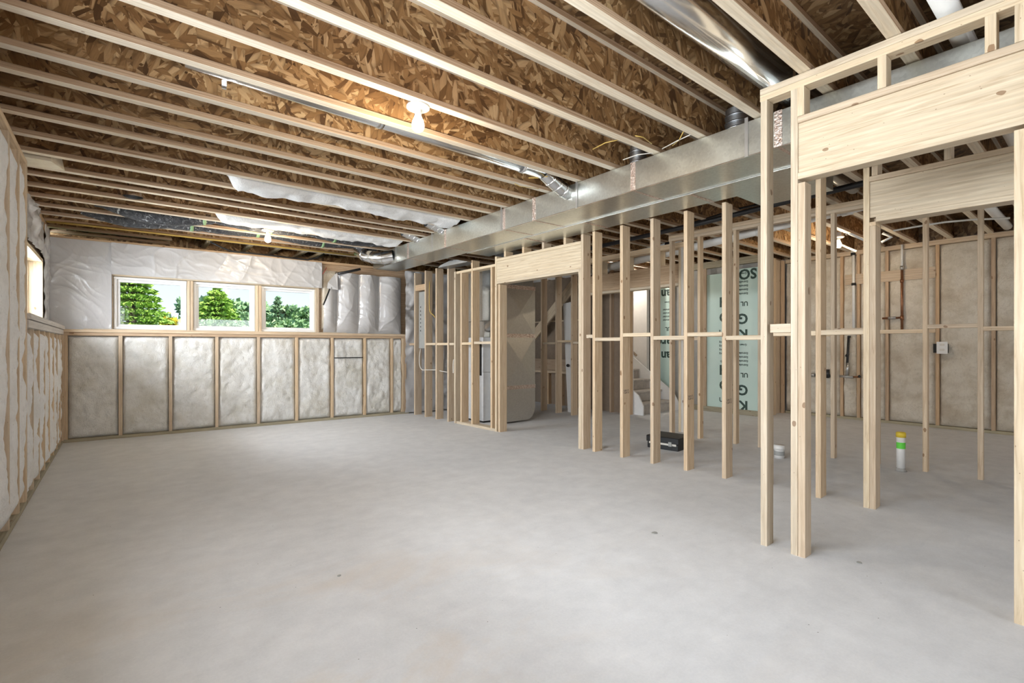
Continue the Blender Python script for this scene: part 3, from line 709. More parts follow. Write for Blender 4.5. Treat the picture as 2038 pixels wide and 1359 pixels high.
# printed foam boards
DEPS = None
def text_mesh(s, size):
    key = ('txt', s, size)
    if key in CACHE: return CACHE[key]
    cu = bpy.data.curves.new('txt', 'FONT'); cu.body = s; cu.size = size; cu.resolution_u = 3; cu.extrude = 0; cu.offset = size * .03
    to = bpy.data.objects.new('txt', cu); COL.objects.link(to); bpy.context.view_layer.update()
    me = bpy.data.meshes.new_from_object(to.evaluated_get(bpy.context.evaluated_depsgraph_get())); bpy.data.objects.remove(to); bpy.data.curves.remove(cu)
    CACHE[key] = me; return me
def print_on(board, s, size, y, z, flip, mat='ink_green', xoff=-.0265):
    """lettering on a face that looks toward -X; y, z is where the text starts"""
    me = text_mesh(s, size); o = link('lettering', me, None, board); 
    if not me.materials: me.materials.append(MATS[mat])
    o.location = (xoff, y, z); o['kind'] = 'stuff'
    # reading direction: the viewer's right is -Y
    if not flip: o.rotation_euler = Matrix(((0, 0, -1), (-1, 0, 0), (0, 1, 0))).to_euler()
    else: o.rotation_euler = Matrix(((0, 0, -1), (1, 0, 0), (0, -1, 0))).to_euler()
    return o
def foam(u0, u1, z0, z1, X, label, y_text, zs, flip, words=('Ki', 'Gr'), small='Extruded', sm2='Green', top=False):
    ya, yb = onx(u1, 700, X).y, onx(u0, 700, X).y
    b = empty('foam_board', (X + .025, (ya + yb) / 2, z0)); tag(b, label, 'foam board')
    box('panel', -.025, .02, ya - (ya + yb) / 2, yb - (ya + yb) / 2, 0, z1 - z0, 'foam_green', b, .001)
    if top: print_on(b, 'SO', .25, onx(1505, 700, 8.64).y - (ya + yb) / 2, z1 - z0 - .02, True)
    for i, z in enumerate(zs):
        yt = y_text - (ya + yb) / 2; d = -1 if flip else 1
        a, bb = words
        print_on(b, a, .25, yt, z - z0, flip); print_on(b, bb, .25, yt, z - z0 - d * .28, flip)
        for k in range(4): print_on(b, small, .05, yt, z - z0 - d * (.66 + .07 * k), flip)
        print_on(b, 'UL', .11, yt, z - z0 - d * .50, flip)
        print_on(b, sm2, .05, yt + (.02 if flip else -.02), z - z0 - d * 1.02, flip)
    return b
zG = lambda u, v: onx(u, v, 8.66).z
foam(1462, 1512, .09, 2.60, 8.665, 'green foam board with upside down lettering nearest the insulated corner', onx(1487.5, 700, 8.64).y, [zG(1487, 799), zG(1487, 656) ], True, top=True)
foam(1404, 1458, .09, 2.56, 8.665, 'green foam board with upright lettering between the studs', onx(1430, 700, 8.64).y, [zG(1430, 745), zG(1430, 611)], False)
foam(1295, 1340, .09, 2.52, 8.665, 'green foam board beside the carpeted stairs', onx(1334, 700, 8.64).y, [zG(1325, 577), zG(1325, 700)], True, ('an', 'ard'))
foam(1050, 1135, .05, 1.0, 7.6, 'dark green foam board standing low under the stairs', 8.4, [.62], False)

# ------------------------------------------------------------------ ductwork
DX0, DXM, DX1, DZ0, DZ1 = 3.43, 3.885, 4.275, 2.552, 2.792
def duct_section(name, x0, x1, y0, y1, z0, z1, par, mat='galvanised'):
    o = box(name, x0, x1, y0, y1, z0, z1, mat, par, .003); return o
md = empty('supply_duct', (3.65, 4, DZ0)); tag(md, 'long rectangular galvanised supply duct along the front under the joists', 'duct')
md_o = Vector((3.65, 4, DZ0))
def L(o, *a): return (a[0] - o.x, a[1] - o.x, a[2] - o.y, a[3] - o.y, a[4] - o.z, a[5] - o.z)
yj = [-.6, onx(1549, 300, DX0).y, onx(1260, 300, DX0).y, onx(1063, 400, DX0).y, onx(1003, 400, DX0).y, onx(886, 450, DX0).y, onx(812, 480, DX0).y, 8.1]
yj = sorted(yj)
for i in range(len(yj) - 1):
    sh = .0 if yj[i] < 3.8 else .0
    duct_section('duct_section', *L(md_o, DX0, DXM - .003, yj[i] + .002, yj[i + 1] - .002, DZ0, DZ1), md)
for y in yj[1:-1]:
    box('joint_tape', *L(md_o, DX0 - .003, DX0 + .01, y - .025, y + .025, DZ0 - .003, DZ1), 'foil_tape', md, 0)
    box('joint_tape', *L(md_o, DX0, DXM - .01, y - .012, y + .012, DZ0 - .003, DZ0 + .002), 'foil_tape', md, 0)
for u in (1486, 1148, 998, 860, 788, 765):
    y = onx(u, 350, DX0).y; box('hanger_strap', *L(md_o, DX0 - .006, DX0 - .001, y - .012, y + .012, DZ0 - .005, CZ + .02), 'solder', md, 0)
box('corner_seam', *L(md_o, DX0 - .004, DX0 + .004, -.6, 8.1, DZ0 - .006, DZ0), 'galvanised_round', md, 0)
rd = empty('return_duct', (4.08, 3, DZ0)); ro = Vector((4.08, 3, DZ0)); tag(rd, 'wide galvanised return duct lying beside the supply duct above the studs', 'duct')
YR = onz(940, 505, DZ0).y
yr = [-.6, 1.4, 2.35, 3.6, 4.6, YR]
for a, b in zip(yr, yr[1:]): duct_section('duct_section', *L(ro, DXM, DX1, a + .002, b - .002, DZ0 - .004, DZ1), rd)
for y in yr[1:-1]: box('joint_cleat', *L(ro, DXM, DX1 - .01, y - .014, y + .014, DZ0 - .010, DZ0 - .004), 'foil_tape', rd, 0)
box('drive_seam', *L(ro, DXM - .006, DXM + .006, -.6, YR, DZ0 - .009, DZ0 - .002), 'galvanised_dull', rd, 0)
# widened boot of the return duct over the bath studs
box('side_boot', *L(ro, DX1 + .002, 4.95, 1.60, 2.22, DZ0 + .05, DZ1), 'galvanised', rd, .003)
# round take-off elbow at the duct's end
def elbow(name, p0, p1, p2, r, mat, lab, n=4):
    pts = curve(p0, Vector(p0).lerp(Vector(p1), .6), Vector(p2).lerp(Vector(p1), .6), p2, n)
    e = empty(name, p2); tag(e, lab, 'duct elbow')
    tube('gore', pts, r, mat, e, 14, False, None).location = -Vector(p2)
    for q in pts[1:-1]: pass
    for i in range(1, len(pts) - 1):
        t = (pts[i + 1] - pts[i - 1]).normalized(); o = tube('bead', [pts[i] - t * .006, pts[i] + t * .006], r + .006, mat, e, 14); o.location = -Vector(p2)
    return e
elbow('duct_elbow', (3.45, 7.35, 2.67), (3.12, 7.50, 2.56), (3.12, 7.95, 2.80), .10, 'galvanised_round', 'shiny adjustable elbow at the far end of the supply duct')
elbow('duct_elbow', (3.44, 3.40, 2.72), (3.30, 3.40, 2.75), (3.12, 3.40, 2.85), .066, 'galvanised_round', 'shiny elbow joining the round pipe to the supply duct')
elbow('duct_elbow', (3.48, 5.80, 2.79), (3.40, 5.80, 2.84), (3.2, 5.80, 2.88), .07, 'galvanised_round', 'small silver elbow beyond the white ceiling batt')
elbow('duct_elbow', (3.48, 6.5, 2.79), (3.40, 6.5, 2.84), (3.2, 6.5, 2.88), .07, 'galvanised_round', 'small silver elbow nearest the far ceiling batt')
elbow('duct_elbow', (3.58, 1.78, 2.79), (3.58, 1.78, 2.85), (3.58, 1.78, 2.97), .085, 'galvanised_dark', 'dark round collar rising from the duct beside the hanger strap')
elbow('duct_elbow', (3.55, 2.65, 2.79), (3.55, 2.65, 2.85), (3.55, 2.65, 2.97), .07, 'galvanised_dark', 'dark round collar rising from the duct between nearer joists')
def round_pipe(name, pts, r, mat, lab, cat='duct pipe', beads=(), seg=20):
    e = empty(name, pts[0]); tag(e, lab, cat); o = -Vector(pts[0])
    t = tube('pipe_run', pts, r, mat, e, seg); t.location = o
    d = (Vector(pts[-1]) - Vector(pts[0]))
    for k in beads:
        p = Vector(pts[0]) + d * k; q = d.normalized(); b = tube('bead', [p - q * .02, p + q * .02], r + .005, mat, e, seg); b.location = o
    return e
round_pipe('round_duct', [(.30, 3.40, 2.906), (3.14, 3.40, 2.858)], .066, 'galvanised_round', 'long thin galvanised round pipe in the joist bay beside the lamp', beads=(.42, .9))
round_pipe('round_duct', [(.6, 1.35, 2.90), (3.9, 1.35, 2.90)], .095, 'galvanised_round', 'fat shiny galvanised round pipe in the nearest joist bay', beads=(.8,), seg=28)
bx = onx(432, 165, .48)
tag(box('hanger_strap', .49, .515, 3.44, 3.455, 2.80, 2.92, 'galvanised_round', None, 0), 'small metal strap under the end of the thin round pipe', 'strap')
# black flexible ducts near the far wall
for k, (yy, x0_, lab) in enumerate(((7.38, -.22, 'black foil flexible duct nearer of the two by the far wall'), (7.83, -.35, 'black foil flexible duct closest to the far wall'))):
    pts = []; rr = []
    n = 60
    for i in range(n + 1):
        t = i / n; x = x0_ + (3.35 - x0_) * t
        pts.append((x, yy + .02 * math.sin(t * 9 + k), CZ + .115 - .06 * math.sin(math.pi * min(1, t * 3)) * (1 if t < .33 else 0) - .045 * abs(math.sin(t * 9.4 + k)))); rr.append((.10 if t > .12 else .065 + .3 * t) + .004 * (i % 2))
    e = empty('flexible_duct', pts[0]); tag(e, lab, 'duct')
    t_ = tube('jacket', pts, rr, 'foil_duct', e, 14); t_.location = -Vector(pts[0])
    c_ = tube('metal_collar', [(x0_ - .22, yy, CZ + .1), (x0_ + .02, yy, CZ + .1)], .06, 'foil_bright', e, 14); c_.location = -Vector(pts[0])
    s_ = tube('strap', [(x0_ + .0, yy, CZ + .1), (x0_ + .06, yy, CZ + .1)], .078, 'cable_black', e, 14); s_.location = -Vector(pts[0])
    for tt in (.30, .52, .78):
        i = int(tt * n); q = tube('hanger_band', [Vector(pts[i]) - Vector((.02, 0, 0)), Vector(pts[i]) + Vector((.02, 0, 0))], .107, 'leaf_dark', e, 14); q.location = -Vector(pts[0])
p = onz(265, 386, 2.825)
e = empty('vent_collar', p); tag(e, 'round silver vent collar set up between the joists', 'vent collar')
t_ = tube('ring', [(0, 0, -.03), (0, 0, .12)], .085, 'galvanised_round', e, 20, False, (0, 0, 0)); tube('flange', [(0, 0, -.035), (0, 0, -.028)], .095, 'galvanised_round', e, 20, False, (0, 0, 0))
tube('damper', [(0, 0, .09), (0, 0, .095)], .08, 'galvanised_dark', e, 20, True, (0, 0, 0))
# loose ceiling batts
def ceil_batt(x0, x1, y0, y1, lab, seed, droop=.10):
    nx, ny = 60, 8; vs_, fs = [], []
    for i in range(nx + 1):
        for j in range(ny + 1):
            s, t = i / nx, j / ny; x = x0 + (x1 - x0) * s; y = y0 + (y1 - y0) * t
            ed = min(1, min(t, 1 - t) * 5) ** .5 * min(1, min(s, 1 - s) * 30) ** .5
            z = CZ + .10 - ed * (.10 + droop * (.55 + .45 * noise.noise((x * 1.4 + seed, seed, 0))) * (.4 + .6 * t)) + .03 * noise.fractal((x * 6, y * 6, seed), 1, 2, 3) * ed
            vs_.append((x - x0, y - y0, z - CZ))
    for i in range(nx):
        for j in range(ny):
            a = i * (ny + 1) + j; fs.append((a, a + ny + 1, a + ny + 2, a + 1))
    n0 = len(vs_); vs_ += [(v[0], v[1], .16) for v in vs_[:n0]]; fs += [tuple(q + n0 for q in f)[::-1] for f in fs[:]]
    rim = [(i * (ny + 1)) for i in range(nx + 1)]
    o = link('ceiling_batt', mesh('ceiling_batt', vs_, fs, True), 'fiberglass_white', None, (x0, y0, CZ)); tag(o, lab, 'insulation'); return o
q0, q1 = onz(463, 352, CZ), onz(900, 432, CZ)
ceil_batt(q0.x, 3.42, 5.19, 5.53, 'long white insulation batt sagging between joists beyond the lit lamp', 3, .10)
q0 = onz(434, 425, CZ)
ceil_batt(q0.x, 3.40, 6.77, 7.12, 'white insulation batt sagging beside the black flexible ducts', 8, .09)
p = onz(66, 318, CZ)
o = link('insulation_scrap', mesh('scrap', [(p.x - .16, p.y - .10, CZ - .015), (p.x + .12, p.y - .12, CZ - .02), (p.x + .19, p.y + .14, CZ - .01), (p.x - .14, p.y + .17, CZ - .015), (p.x - .16, p.y - .10, CZ + .1), (p.x + .12, p.y - .12, CZ + .1), (p.x + .17, p.y + .14, CZ + .1), (p.x - .14, p.y + .17, CZ + .1)],
    [(3, 2, 1, 0), (4, 5, 6, 7), (0, 1, 5, 4), (1, 2, 6, 5), (2, 3, 7, 6), (3, 0, 4, 7)]), 'cream_foam'); tag(o, 'cream foam block wedged between joists over the left wall', 'insulation')

# ------------------------------------------------------------------ lamps
def bulb_lamp(x, y, z, lab, power, s=1.35, col=(1, .80, .56)):
    e = empty('ceiling_lamp', (x, y, z)); tag(e, lab, 'lamp', 'bare bulb lamps on the joists')
    box('junction_box', -.05, .05, -.05, .05, .002, .06, 'galvanised_dull', e)
    tube('base', [(0, 0, 0), (0, 0, -.012), (0, 0, -.022)], [.056 * s, .056 * s, .042 * s], 'porcelain', e, 24, True, (0, 0, 0))
    so_ = tube('socket', [(0, 0, -.02), (0, 0, -.05)], [.026, .022], 'porcelain', e, 18, True, (0, 0, 0))
    prof = [(.013, -.05), (.018, -.065), (.027, -.085), (.031, -.105), (.028, -.122), (.018, -.133), (.004, -.137)]
    b = tube('bulb', [(0, 0, -.05 + (h + .05) * s) for r_, h in prof], [r_ * s for r_, h in prof], 'bulb_glow', so_, 18, True, (0, 0, 0))
    d = bpy.data.lights.new('bulb_light', 'POINT'); d.energy = power; d.color = col; d.shadow_soft_size = .04
    l = bpy.data.objects.new('bulb_light', d); COL.objects.link(l); l.parent = e; l.location = (0, 0, -.21)
    return e
p = onz(832, 212, CZ); bulb_lamp(p.x, p.y, CZ, 'lit bare bulb on a white base beside the thin round pipe', 13)
p = onz(533, 458, CZ); bulb_lamp(p.x, p.y, CZ, 'small lit bulb hanging near the far wall windows', 15)
p = onx(1669, 471, 8.2); bulb_lamp(p.x, p.y, p.z, 'lit bulb seen between studs in the right room', 12, 1.3)

bulb_lamp(7.75, 6.35, 2.78, 'bare bulb lamp added over the stairs to brighten them', 20, 1.35, (1, .93, .84))  # hidden bulb added to brighten the stairwell
# ------------------------------------------------------------------ services near the partition
# electrical panel between two partition studs
xp0, xp1 = MW.x(846), MW.x(826.5) - SW
pe = empty('electrical_panel', MW.o + MW.e * ((xp0 + xp1) / 2) + MW.n * (-.05) + Vector((0, 0, MW.z(836, 693))), MW.a); tag(pe, 'grey electrical panel box with knockout slots between studs', 'electrical panel')
hwid = (xp1 - xp0) / 2 - .001; hp = MW.z(836, 580) - MW.z(836, 693)
box('enclosure', -hwid, hwid, -.10, .0, 0, hp, 'panel_grey', pe)
for k in range(7):
    for s in (-.6, .6): box('knockout', hwid * s - .012, hwid * s + .012, 0, .002, hp * (.30 + .07 * k), hp * (.30 + .07 * k) + .022, 'slot_black', pe, 0)
box('cover_screw', -.006, .006, 0, .003, hp * .93, hp * .93 + .012, 'solder', pe, 0)
noggin(MW, wm, 826.5, 845, 572, 'pine_aged', .10, .08)
def mpt(u, v, y=.0): x, z = MW.hit(u, v, y); return MW.o + MW.e * x + MW.n * y + Vector((0, 0, z))
tag(tube('cable', [mpt(a, b, -.12) for a, b in ((815, 545), (813, 580), (815, 610), (814, 622))], .012, 'cable_black'), 'thick black cable hanging left of the electrical panel', 'cable')
c_ = empty('cable_coil', mpt(817, 630, -.12)); tag(c_, 'black cable coil tied beside the electrical panel', 'cable')
vs0 = [Vector((0.0, .09 * math.cos(a), .11 * math.sin(a))) for a in [k * .45 for k in range(15)]]
tube('loop', vs0, .012, 'cable_black', c_, 8, True, (0, 0, 0)); tube('tie', [(-.03, -.08, .09), (.0, 0, .06), (.03, .08, .1)], .008, 'cable_black', c_, 6, True, (0, 0, 0))
tag(tube('cable', curve(mpt(855, 560, .01), mpt(853, 640, .01), mpt(856, 615, .01), mpt(866, 632, .01)), .007, 'cable_yellow'), 'yellow cable running down beside the electrical panel', 'cable')
tag(tube('cable', curve(mpt(837, 694, .0), mpt(831, 730, 0), mpt(838, 738, 0), mpt(845, 736, 0)) + [mpt(866, 736, -.05), mpt(892, 741, -.08)], .007, 'cable_white'), 'white cable looping out below the electrical panel', 'cable')
tag(tube('cable', curve(mpt(903, 715, -.02), mpt(901, 730, .006), mpt(903, 738, .006), mpt(902, 742, .006)), .008, 'cable_white'), 'short white cable end hooked on a partition stud', 'cable')
# saddle of sheet metal under the ducts
p = onz(905, 525, 2.50)
prism('duct_boot', [(-.34, 0), (.34, -.02), (.30, .01), (.12, .05), (.08, .06), (-.10, .06), (-.16, .04)], 'y', -.1, .1, 'galvanised_dark', None, (0, 0, 0))
o = bpy.data.objects['duct_boot']; o.location = (4.12, onz(905, 525, 2.52).y - .1, 2.488); o.rotation_euler = (0, 0, R(100)); tag(o, 'dark sheet metal saddle under the end of the return duct', 'duct part')
# furnace
fx_, fy_ = 4.50, 6.33
fu = empty('furnace', (fx_, fy_, 0)); tag(fu, 'white furnace cabinet with tan plenum behind the partition studs', 'furnace')
box('lower_cabinet', 0, .66, 0, .62, .03, .80, 'furnace_white', fu, .006); box('upper_cabinet', 0, .66, .0, .62, .803, 1.36, 'furnace_white', fu, .006)
box('base_pan', .02, .64, .02, .60, 0, .03, 'slot_black', fu, 0); box('vent_slot', -.004, .0, .04, .10, .75, 1.30, 'slot_black', fu, 0); box('coil_box', .05, .62, .04, .58, 1.362, 1.62, 'galvanised_dull', fu, .004)
pl = [(0.02, 1.625), (.60, 1.625), (.60, 2.50), (0.02, 2.50)]
arc = [(.02 + .0, 1.625), (.60, 1.625), (.60, 2.25)] + [(.42 + .18 * math.cos(a), 2.25 + .22 * math.sin(a)) for a in [R(15 * k) for k in range(1, 7)]] + [(.02, 2.47)]
prism('plenum', [(q[0], q[1]) for q in arc], 'y', .05, .57, 'galvanised_dull', fu)
fl_ = tube('flue_pipe', curve((.05, -.30, 1.58), (.1, -.12, 1.60), (.1, -.05, 1.58), (.12, .05, 1.50), 8), .07, 'foil_bright', fu, 14, True, (0, 0, 0))
# big return drop beside it
p0_ = onz(1009, 843, 0); p1_ = onz(1064, 836, 0)
dy = 6.05
rx0, rx1 = ony(1003, 700, dy).x, ony(1065, 700, dy).x
dr = empty('return_drop', ((rx0 + rx1) / 2, dy, 0)); tag(dr, 'tall tan sheet metal return drop with cross creases inside the doorway', 'duct')
W2 = (rx1 - rx0) / 2; zs_ = [ony(1036, v, dy).z for v in (838, 770, 668, 572)]
low = [(-W2, zs_[1] - .004), (-W2, .02), (W2 * .45, .02)] + [(W2 * .45 + W2 * .55 * math.sin(R(a)), .02 + .22 * (1 - math.cos(R(a)))) for a in (20, 40, 60, 80, 90)] + [(W2, zs_[1] - .004)]
prism('boot', low, 'y', 0, .26, 'galvanised_dull', dr)
def creased(z0, z1, nm):
    c = ((0), (z0 + z1) / 2)
    vs_ = [(-W2, 0, z0), (W2, 0, z0), (W2, 0, z1), (-W2, 0, z1), (0, -.028, c[1]), (-W2, .26, z0), (W2, .26, z0), (W2, .26, z1), (-W2, .26, z1)]
    fs = [(0, 1, 4), (1, 2, 4), (2, 3, 4), (3, 0, 4), (1, 6, 7, 2), (0, 3, 8, 5), (2, 7, 8, 3), (0, 5, 6, 1), (5, 8, 7, 6)]
    link(nm, mesh(nm, vs_, fs), 'galvanised_dull', dr)
creased(zs_[1], zs_[2] - .004, 'duct_section'); creased(zs_[2], zs_[3], 'duct_section')
for z in zs_[1:]: box('joint_tape', -W2 - .002, W2 + .002, -.006, .0, z - .03, z + .03, 'foil_tape', dr, 0)
box('upper_section', -W2 + .02, W2 - .02, .03, .26, zs_[3] + .03, 2.75, 'galvanised_dark', dr)

# ------------------------------------------------------------------ stairs beyond
st = empty('staircase', (7.75, 5.35, 0)); tag(st, 'carpeted basement stairs with white skirt boards beyond the studs', 'stairs')
for k in range(7):
    box('tread', -.55, .50, .27 * k - .03, .27 * (k + 1), .19 * (k + 1) - .04, .19 * (k + 1), 'carpet', st, .012); box('riser', -.55, .50, .27 * k, .27 * k + .02, .19 * k, .19 * (k + 1) - .04, 'carpet', st, .002)
prism('skirt_board', [(-.10, 0), (-.10, .16), (0, .34), (1.9, 1.68), (1.9, 1.4), (.10, 0)], 'x', .50, .53, 'paint_white', st)
prism('skirt_board', [(-.10, 0), (-.10, .16), (0, .34), (1.9, 1.68), (1.9, 1.4), (.10, 0)], 'x', -.58, -.55, 'paint_white', st)
tube('handrail', [(-.50, .1, 1.05), (-.50, 1.7, 2.2)], .022, 'pine_aged', st, 10, True, (0, 0, 0))
wsw = struct(empty('wall_stairwell', (7.13, 5.45, 0)), 'drywall partition beside the stairs')
box('drywall_sheet', 0.02, .035, .0, 3.2, 0, 2.78, 'drywall', wsw, 0)
box('drywall_sheet', 0.0, 1.2, 2.25, 2.27, 1.3, 2.78, 'drywall', wsw, 0)
for y in (.0, .42, .84, 1.26, 1.7, 2.1): box('stud', -.075, .018, y, y + .038, 0, 2.62, 'pine_aged', wsw)
box('paper_back', .010, .019, .04, 3.2, 0, 2.6, 'drywall_paper', wsw, 0)
struct(box('wall_stairhead', 8.32, 8.40, 6.0, 9.2, 0, 2.78, 'drywall', None, 0), 'drywall on the right of the stairs')
wu = struct(empty('wall_understair', (7.0, 6.9, 0)), 'brown backed panels under the stair framing')
def upt(u, v, x): return onx(u, v, x) - Vector((7.0, 6.9, 0))
a_, b_ = upt(1060, 600, 7.05), upt(1165, 600, 7.05)
box('paper_panel', .05, .07, b_.y, a_.y + .6, .95, 2.6, 'drywall_paper', wu, 0)
box('ledger', .0, .045, b_.y, a_.y + .6, .72, .95, 'pine_aged', wu)
box('ledger', -.01, .045, b_.y, a_.y + .6, .66, .715, 'pine_stud', wu)
box('ledger', .0, .045, b_.y, a_.y + .6, 1.72, 1.745, 'pine_pale', wu)
bar('stringer', upt(1060, 672, 6.75), upt(1146, 560, 6.75), .04, .18, 'pine_pale', wu)
# white door slab leaning there
d0, d1 = onx(1139, 822, 6.52), onx(1129, 603, 6.62)
ds = empty('door_slab', d0); tag(ds, 'white door slab leaning under the stairs with a black knob', 'door')
bar('slab', (0, 0, 0), Vector(d1) - Vector(d0) , .20, .035, 'paint_white', ds, (1, 0, 0))
kp = onx(1131, 727, 6.50) - d0; tube('knob', [kp, kp + Vector((-.03, -.02, 0)), kp + Vector((-.06, -.03, 0))], [.012, .03, .02], 'cable_black', ds, 12, True, (0, 0, 0))

# ------------------------------------------------------------------ pipes in the right rooms
def plumb(name, px, r, mat, lab, X=None, Z=None, collars=(), cat='pipe', cm=None, seg=14):
    pts = [onx(u, v, X) if X is not None else onz(u, v, Z) for u, v in px]
    e = empty(name, pts[0]); tag(e, lab, cat); t = tube('pipe_run', pts, r, mat, e, seg); t.location = -pts[0]
    d = pts[-1] - pts[0]
    for k in collars:
        p = pts[0] + d * k; n = d.normalized(); b = tube('coupling', [p - n * .05, p + n * .05], r + .012, cm or mat, e, seg); b.location = -pts[0]
    return e
plumb('drain_pipe', [(1160, 545), (1395, 488), (1560, 447), (1740, 404)], .055, 'pvc_white', 'long white drain pipe sloping behind the bath studs', X=6.44, collars=(.45, .72, .94))
plumb('drain_pipe', [(1160, 528), (1355, 481)], .035, 'pvc_white', 'thin white pipe with black clamps above the drain pipe', X=6.52, collars=(.12, .58, .9), cm='cable_black')
plumb('black_pipe', [(1160, 498), (1400, 443), (1550, 405), (1730, 362)], .03, 'black_pipe', 'black gas pipe running along under the joists', X=5.55)
plumb('black_pipe', [(1345, 455), (1460, 418), (1560, 395)], .014, 'black_pipe', 'thin black cable below the black gas pipe', X=5.7, cat='cable')
e = empty('drain_pipe', (3.2, .90, 2.9)); tag(e, 'white drain pipe with a collar above the near doorway plate', 'pipe')
pq = [onz(1757, -60, 2.87), onz(1835, 80, 2.87), onz(2100, 420, 2.87)]
pq = [Vector((2.3, .53, 2.87)), Vector((6.0, .53, 2.87))]
t = tube('pipe_run', pq, .048, 'pvc_white', e, 18); t.location = -Vector(e.location)
pc = onz(1795, 35, 2.87); t = tube('coupling', [Vector((2.78, .53, 2.87)), Vector((2.86, .53, 2.87))], .06, 'pvc_white', e, 18); t.location = -Vector(e.location)
round_pipe('round_duct', [(4.6, 1.78, 2.74 + .16), (6.1, 1.78, 2.74 + .16)], .06, 'galvanised_dull', 'dull round duct behind the near doorway header')
round_pipe('drain_pipe', [(6.9, .95, 2.83), (9.3, .95, 2.83)], .05, 'pvc_white', 'grey white pipe between joists of the right room', 'pipe')
# rough plumbing on the back wall
e = empty('shower_riser', onx(1795, 662, 9.46)); tag(e, 'copper shower riser with white upper pipe on the back wall', 'pipe'); o0 = -Vector(e.location)
def sub(par, name, px, r, mat, X=9.46, seg=10):
    t = tube(name, [onx(u, v, X) for u, v in px], r, mat, par, seg); t.location = -Vector(par.location); return t
sub(e, 'copper_riser', [(1795, 662), (1795, 531)], .017, 'copper'); sub(e, 'upper_pipe', [(1795, 533), (1795, 487)], .015, 'pvc_white')
sub(e, 'valve_arm', [(1756, 633.5), (1795, 632)], .015, 'copper'); sub(e, 'valve', [(1768, 633), (1783, 632)], .022, 'solder'); sub(e, 'fitting', [(1795, 529), (1795, 537)], .024, 'solder'); sub(e, 'fitting', [(1795, 556), (1795, 562)], .024, 'copper'); sub(e, 'fitting', [(1795, 628), (1795, 637)], .024, 'copper'); sub(e, 'fitting', [(1795, 656), (1795, 663)], .026, 'solder')
e = empty('vent_pipe', onx(1699, 660, 9.44)); tag(e, 'grey vertical supply pipe clamped to the back wall', 'pipe')
sub(e, 'pipe_run', [(1699, 660), (1698.5, 500)], .02, 'pvc_white', 9.44); sub(e, 'clamp', [(1699, 568), (1699, 563)], .032, 'slot_black', 9.44); sub(e, 'clamp', [(1698, 508), (1698, 503)], .034, 'slot_black', 9.44); sub(e, 'elbow_fitting', [(1698, 506), (1698, 498)], .03, 'pvc_white', 9.44)
e = empty('tub_valve', onx(1686, 749, 9.45)); tag(e, 'chrome and black tub valve pipe low on the back wall', 'valve')
sub(e, 'riser', [(1689, 669), (1685, 745)], .018, 'black_pipe', 9.45); sub(e, 'chrome_body', [(1688, 722), (1685, 747)], .024, 'solder', 9.45); sub(e, 'cross_pipe', [(1671, 748.5), (1698, 750.5)], .022, 'solder', 9.45); sub(e, 'stub', [(1698, 750), (1711, 750)], .014, 'copper', 9.45); sub(e, 'end_cap', [(1709, 750), (1712, 748)], .022, 'black_pipe', 9.45); sub(e, 'top_cap', [(1690, 672), (1690, 668)], .022, 'black_pipe', 9.45); sub(e, 'handle', [(1684, 706), (1688, 708)], .03, 'black_pipe', 9.45)
e = empty('tub_valve', onx(1634, 746, 9.45)); tag(e, 'dark valve fitting on the back wall left of the tub valve', 'valve')
sub(e, 'body', [(1614, 746), (1654, 748)], .026, 'black_pipe', 9.45); sub(e, 'end_cap', [(1614, 746), (1622, 746)], .036, 'solder', 9.45); sub(e, 'stem', [(1647, 735), (1647, 752)], .03, 'black_pipe', 9.45)
pts_b = [onx(u, v, 8.6) for u, v in ((1655, 478), (1690, 494), (1705, 500))]
e = empty('supply_tube', pts_b[0]); tag(e, 'white water tube turning down near the lit bulb in the right room', 'pipe'); tube('run', pts_b, .016, 'pvc_white', e, 10).location = -pts_b[0]
e = empty('supply_tube', onx(1640, 448, 8.0)); tag(e, 'white water tube clipped along a joist in the right room', 'pipe')
sub(e, 'run', [(1640, 440), (1720, 478)], .016, 'pvc_white', 8.0); sub(e, 'clip', [(1684, 463), (1688, 465)], .026, 'slot_black', 8.0)
e = empty('supply_tube', onx(1760, 480, 8.2)); tag(e, 'white water tube bent in an angle below the right room joists', 'pipe')
sub(e, 'run', [(1754, 482), (1774, 472), (1757, 464)], .018, 'pvc_white', 8.2)
e = empty('cable', onx(1780, 460, 7.3)); tag(e, 'white cable strung across the right room joists', 'cable'); sub(e, 'run', [(1778, 459), (1830, 450), (1880, 442), (1935, 437), (2010, 434)], .011, 'cable_white', 7.3)
# outlet
p = onx(1873, 692, 9.44); e = empty('outlet', p); tag(e, 'white electrical outlet on a black box on the back wall', 'outlet')
box('box_body', .0, .06, -.075, .09, -.075, .06, 'slot_black', e); box('cover_plate', -.012, .0, -.075, .05, -.088, .088, 'paint_white', e, .004)
for z in (-.045, .03): box('receptacle', -.016, -.012, -.04, .015, z - .0, z + .03, 'cable_white', e, .002)

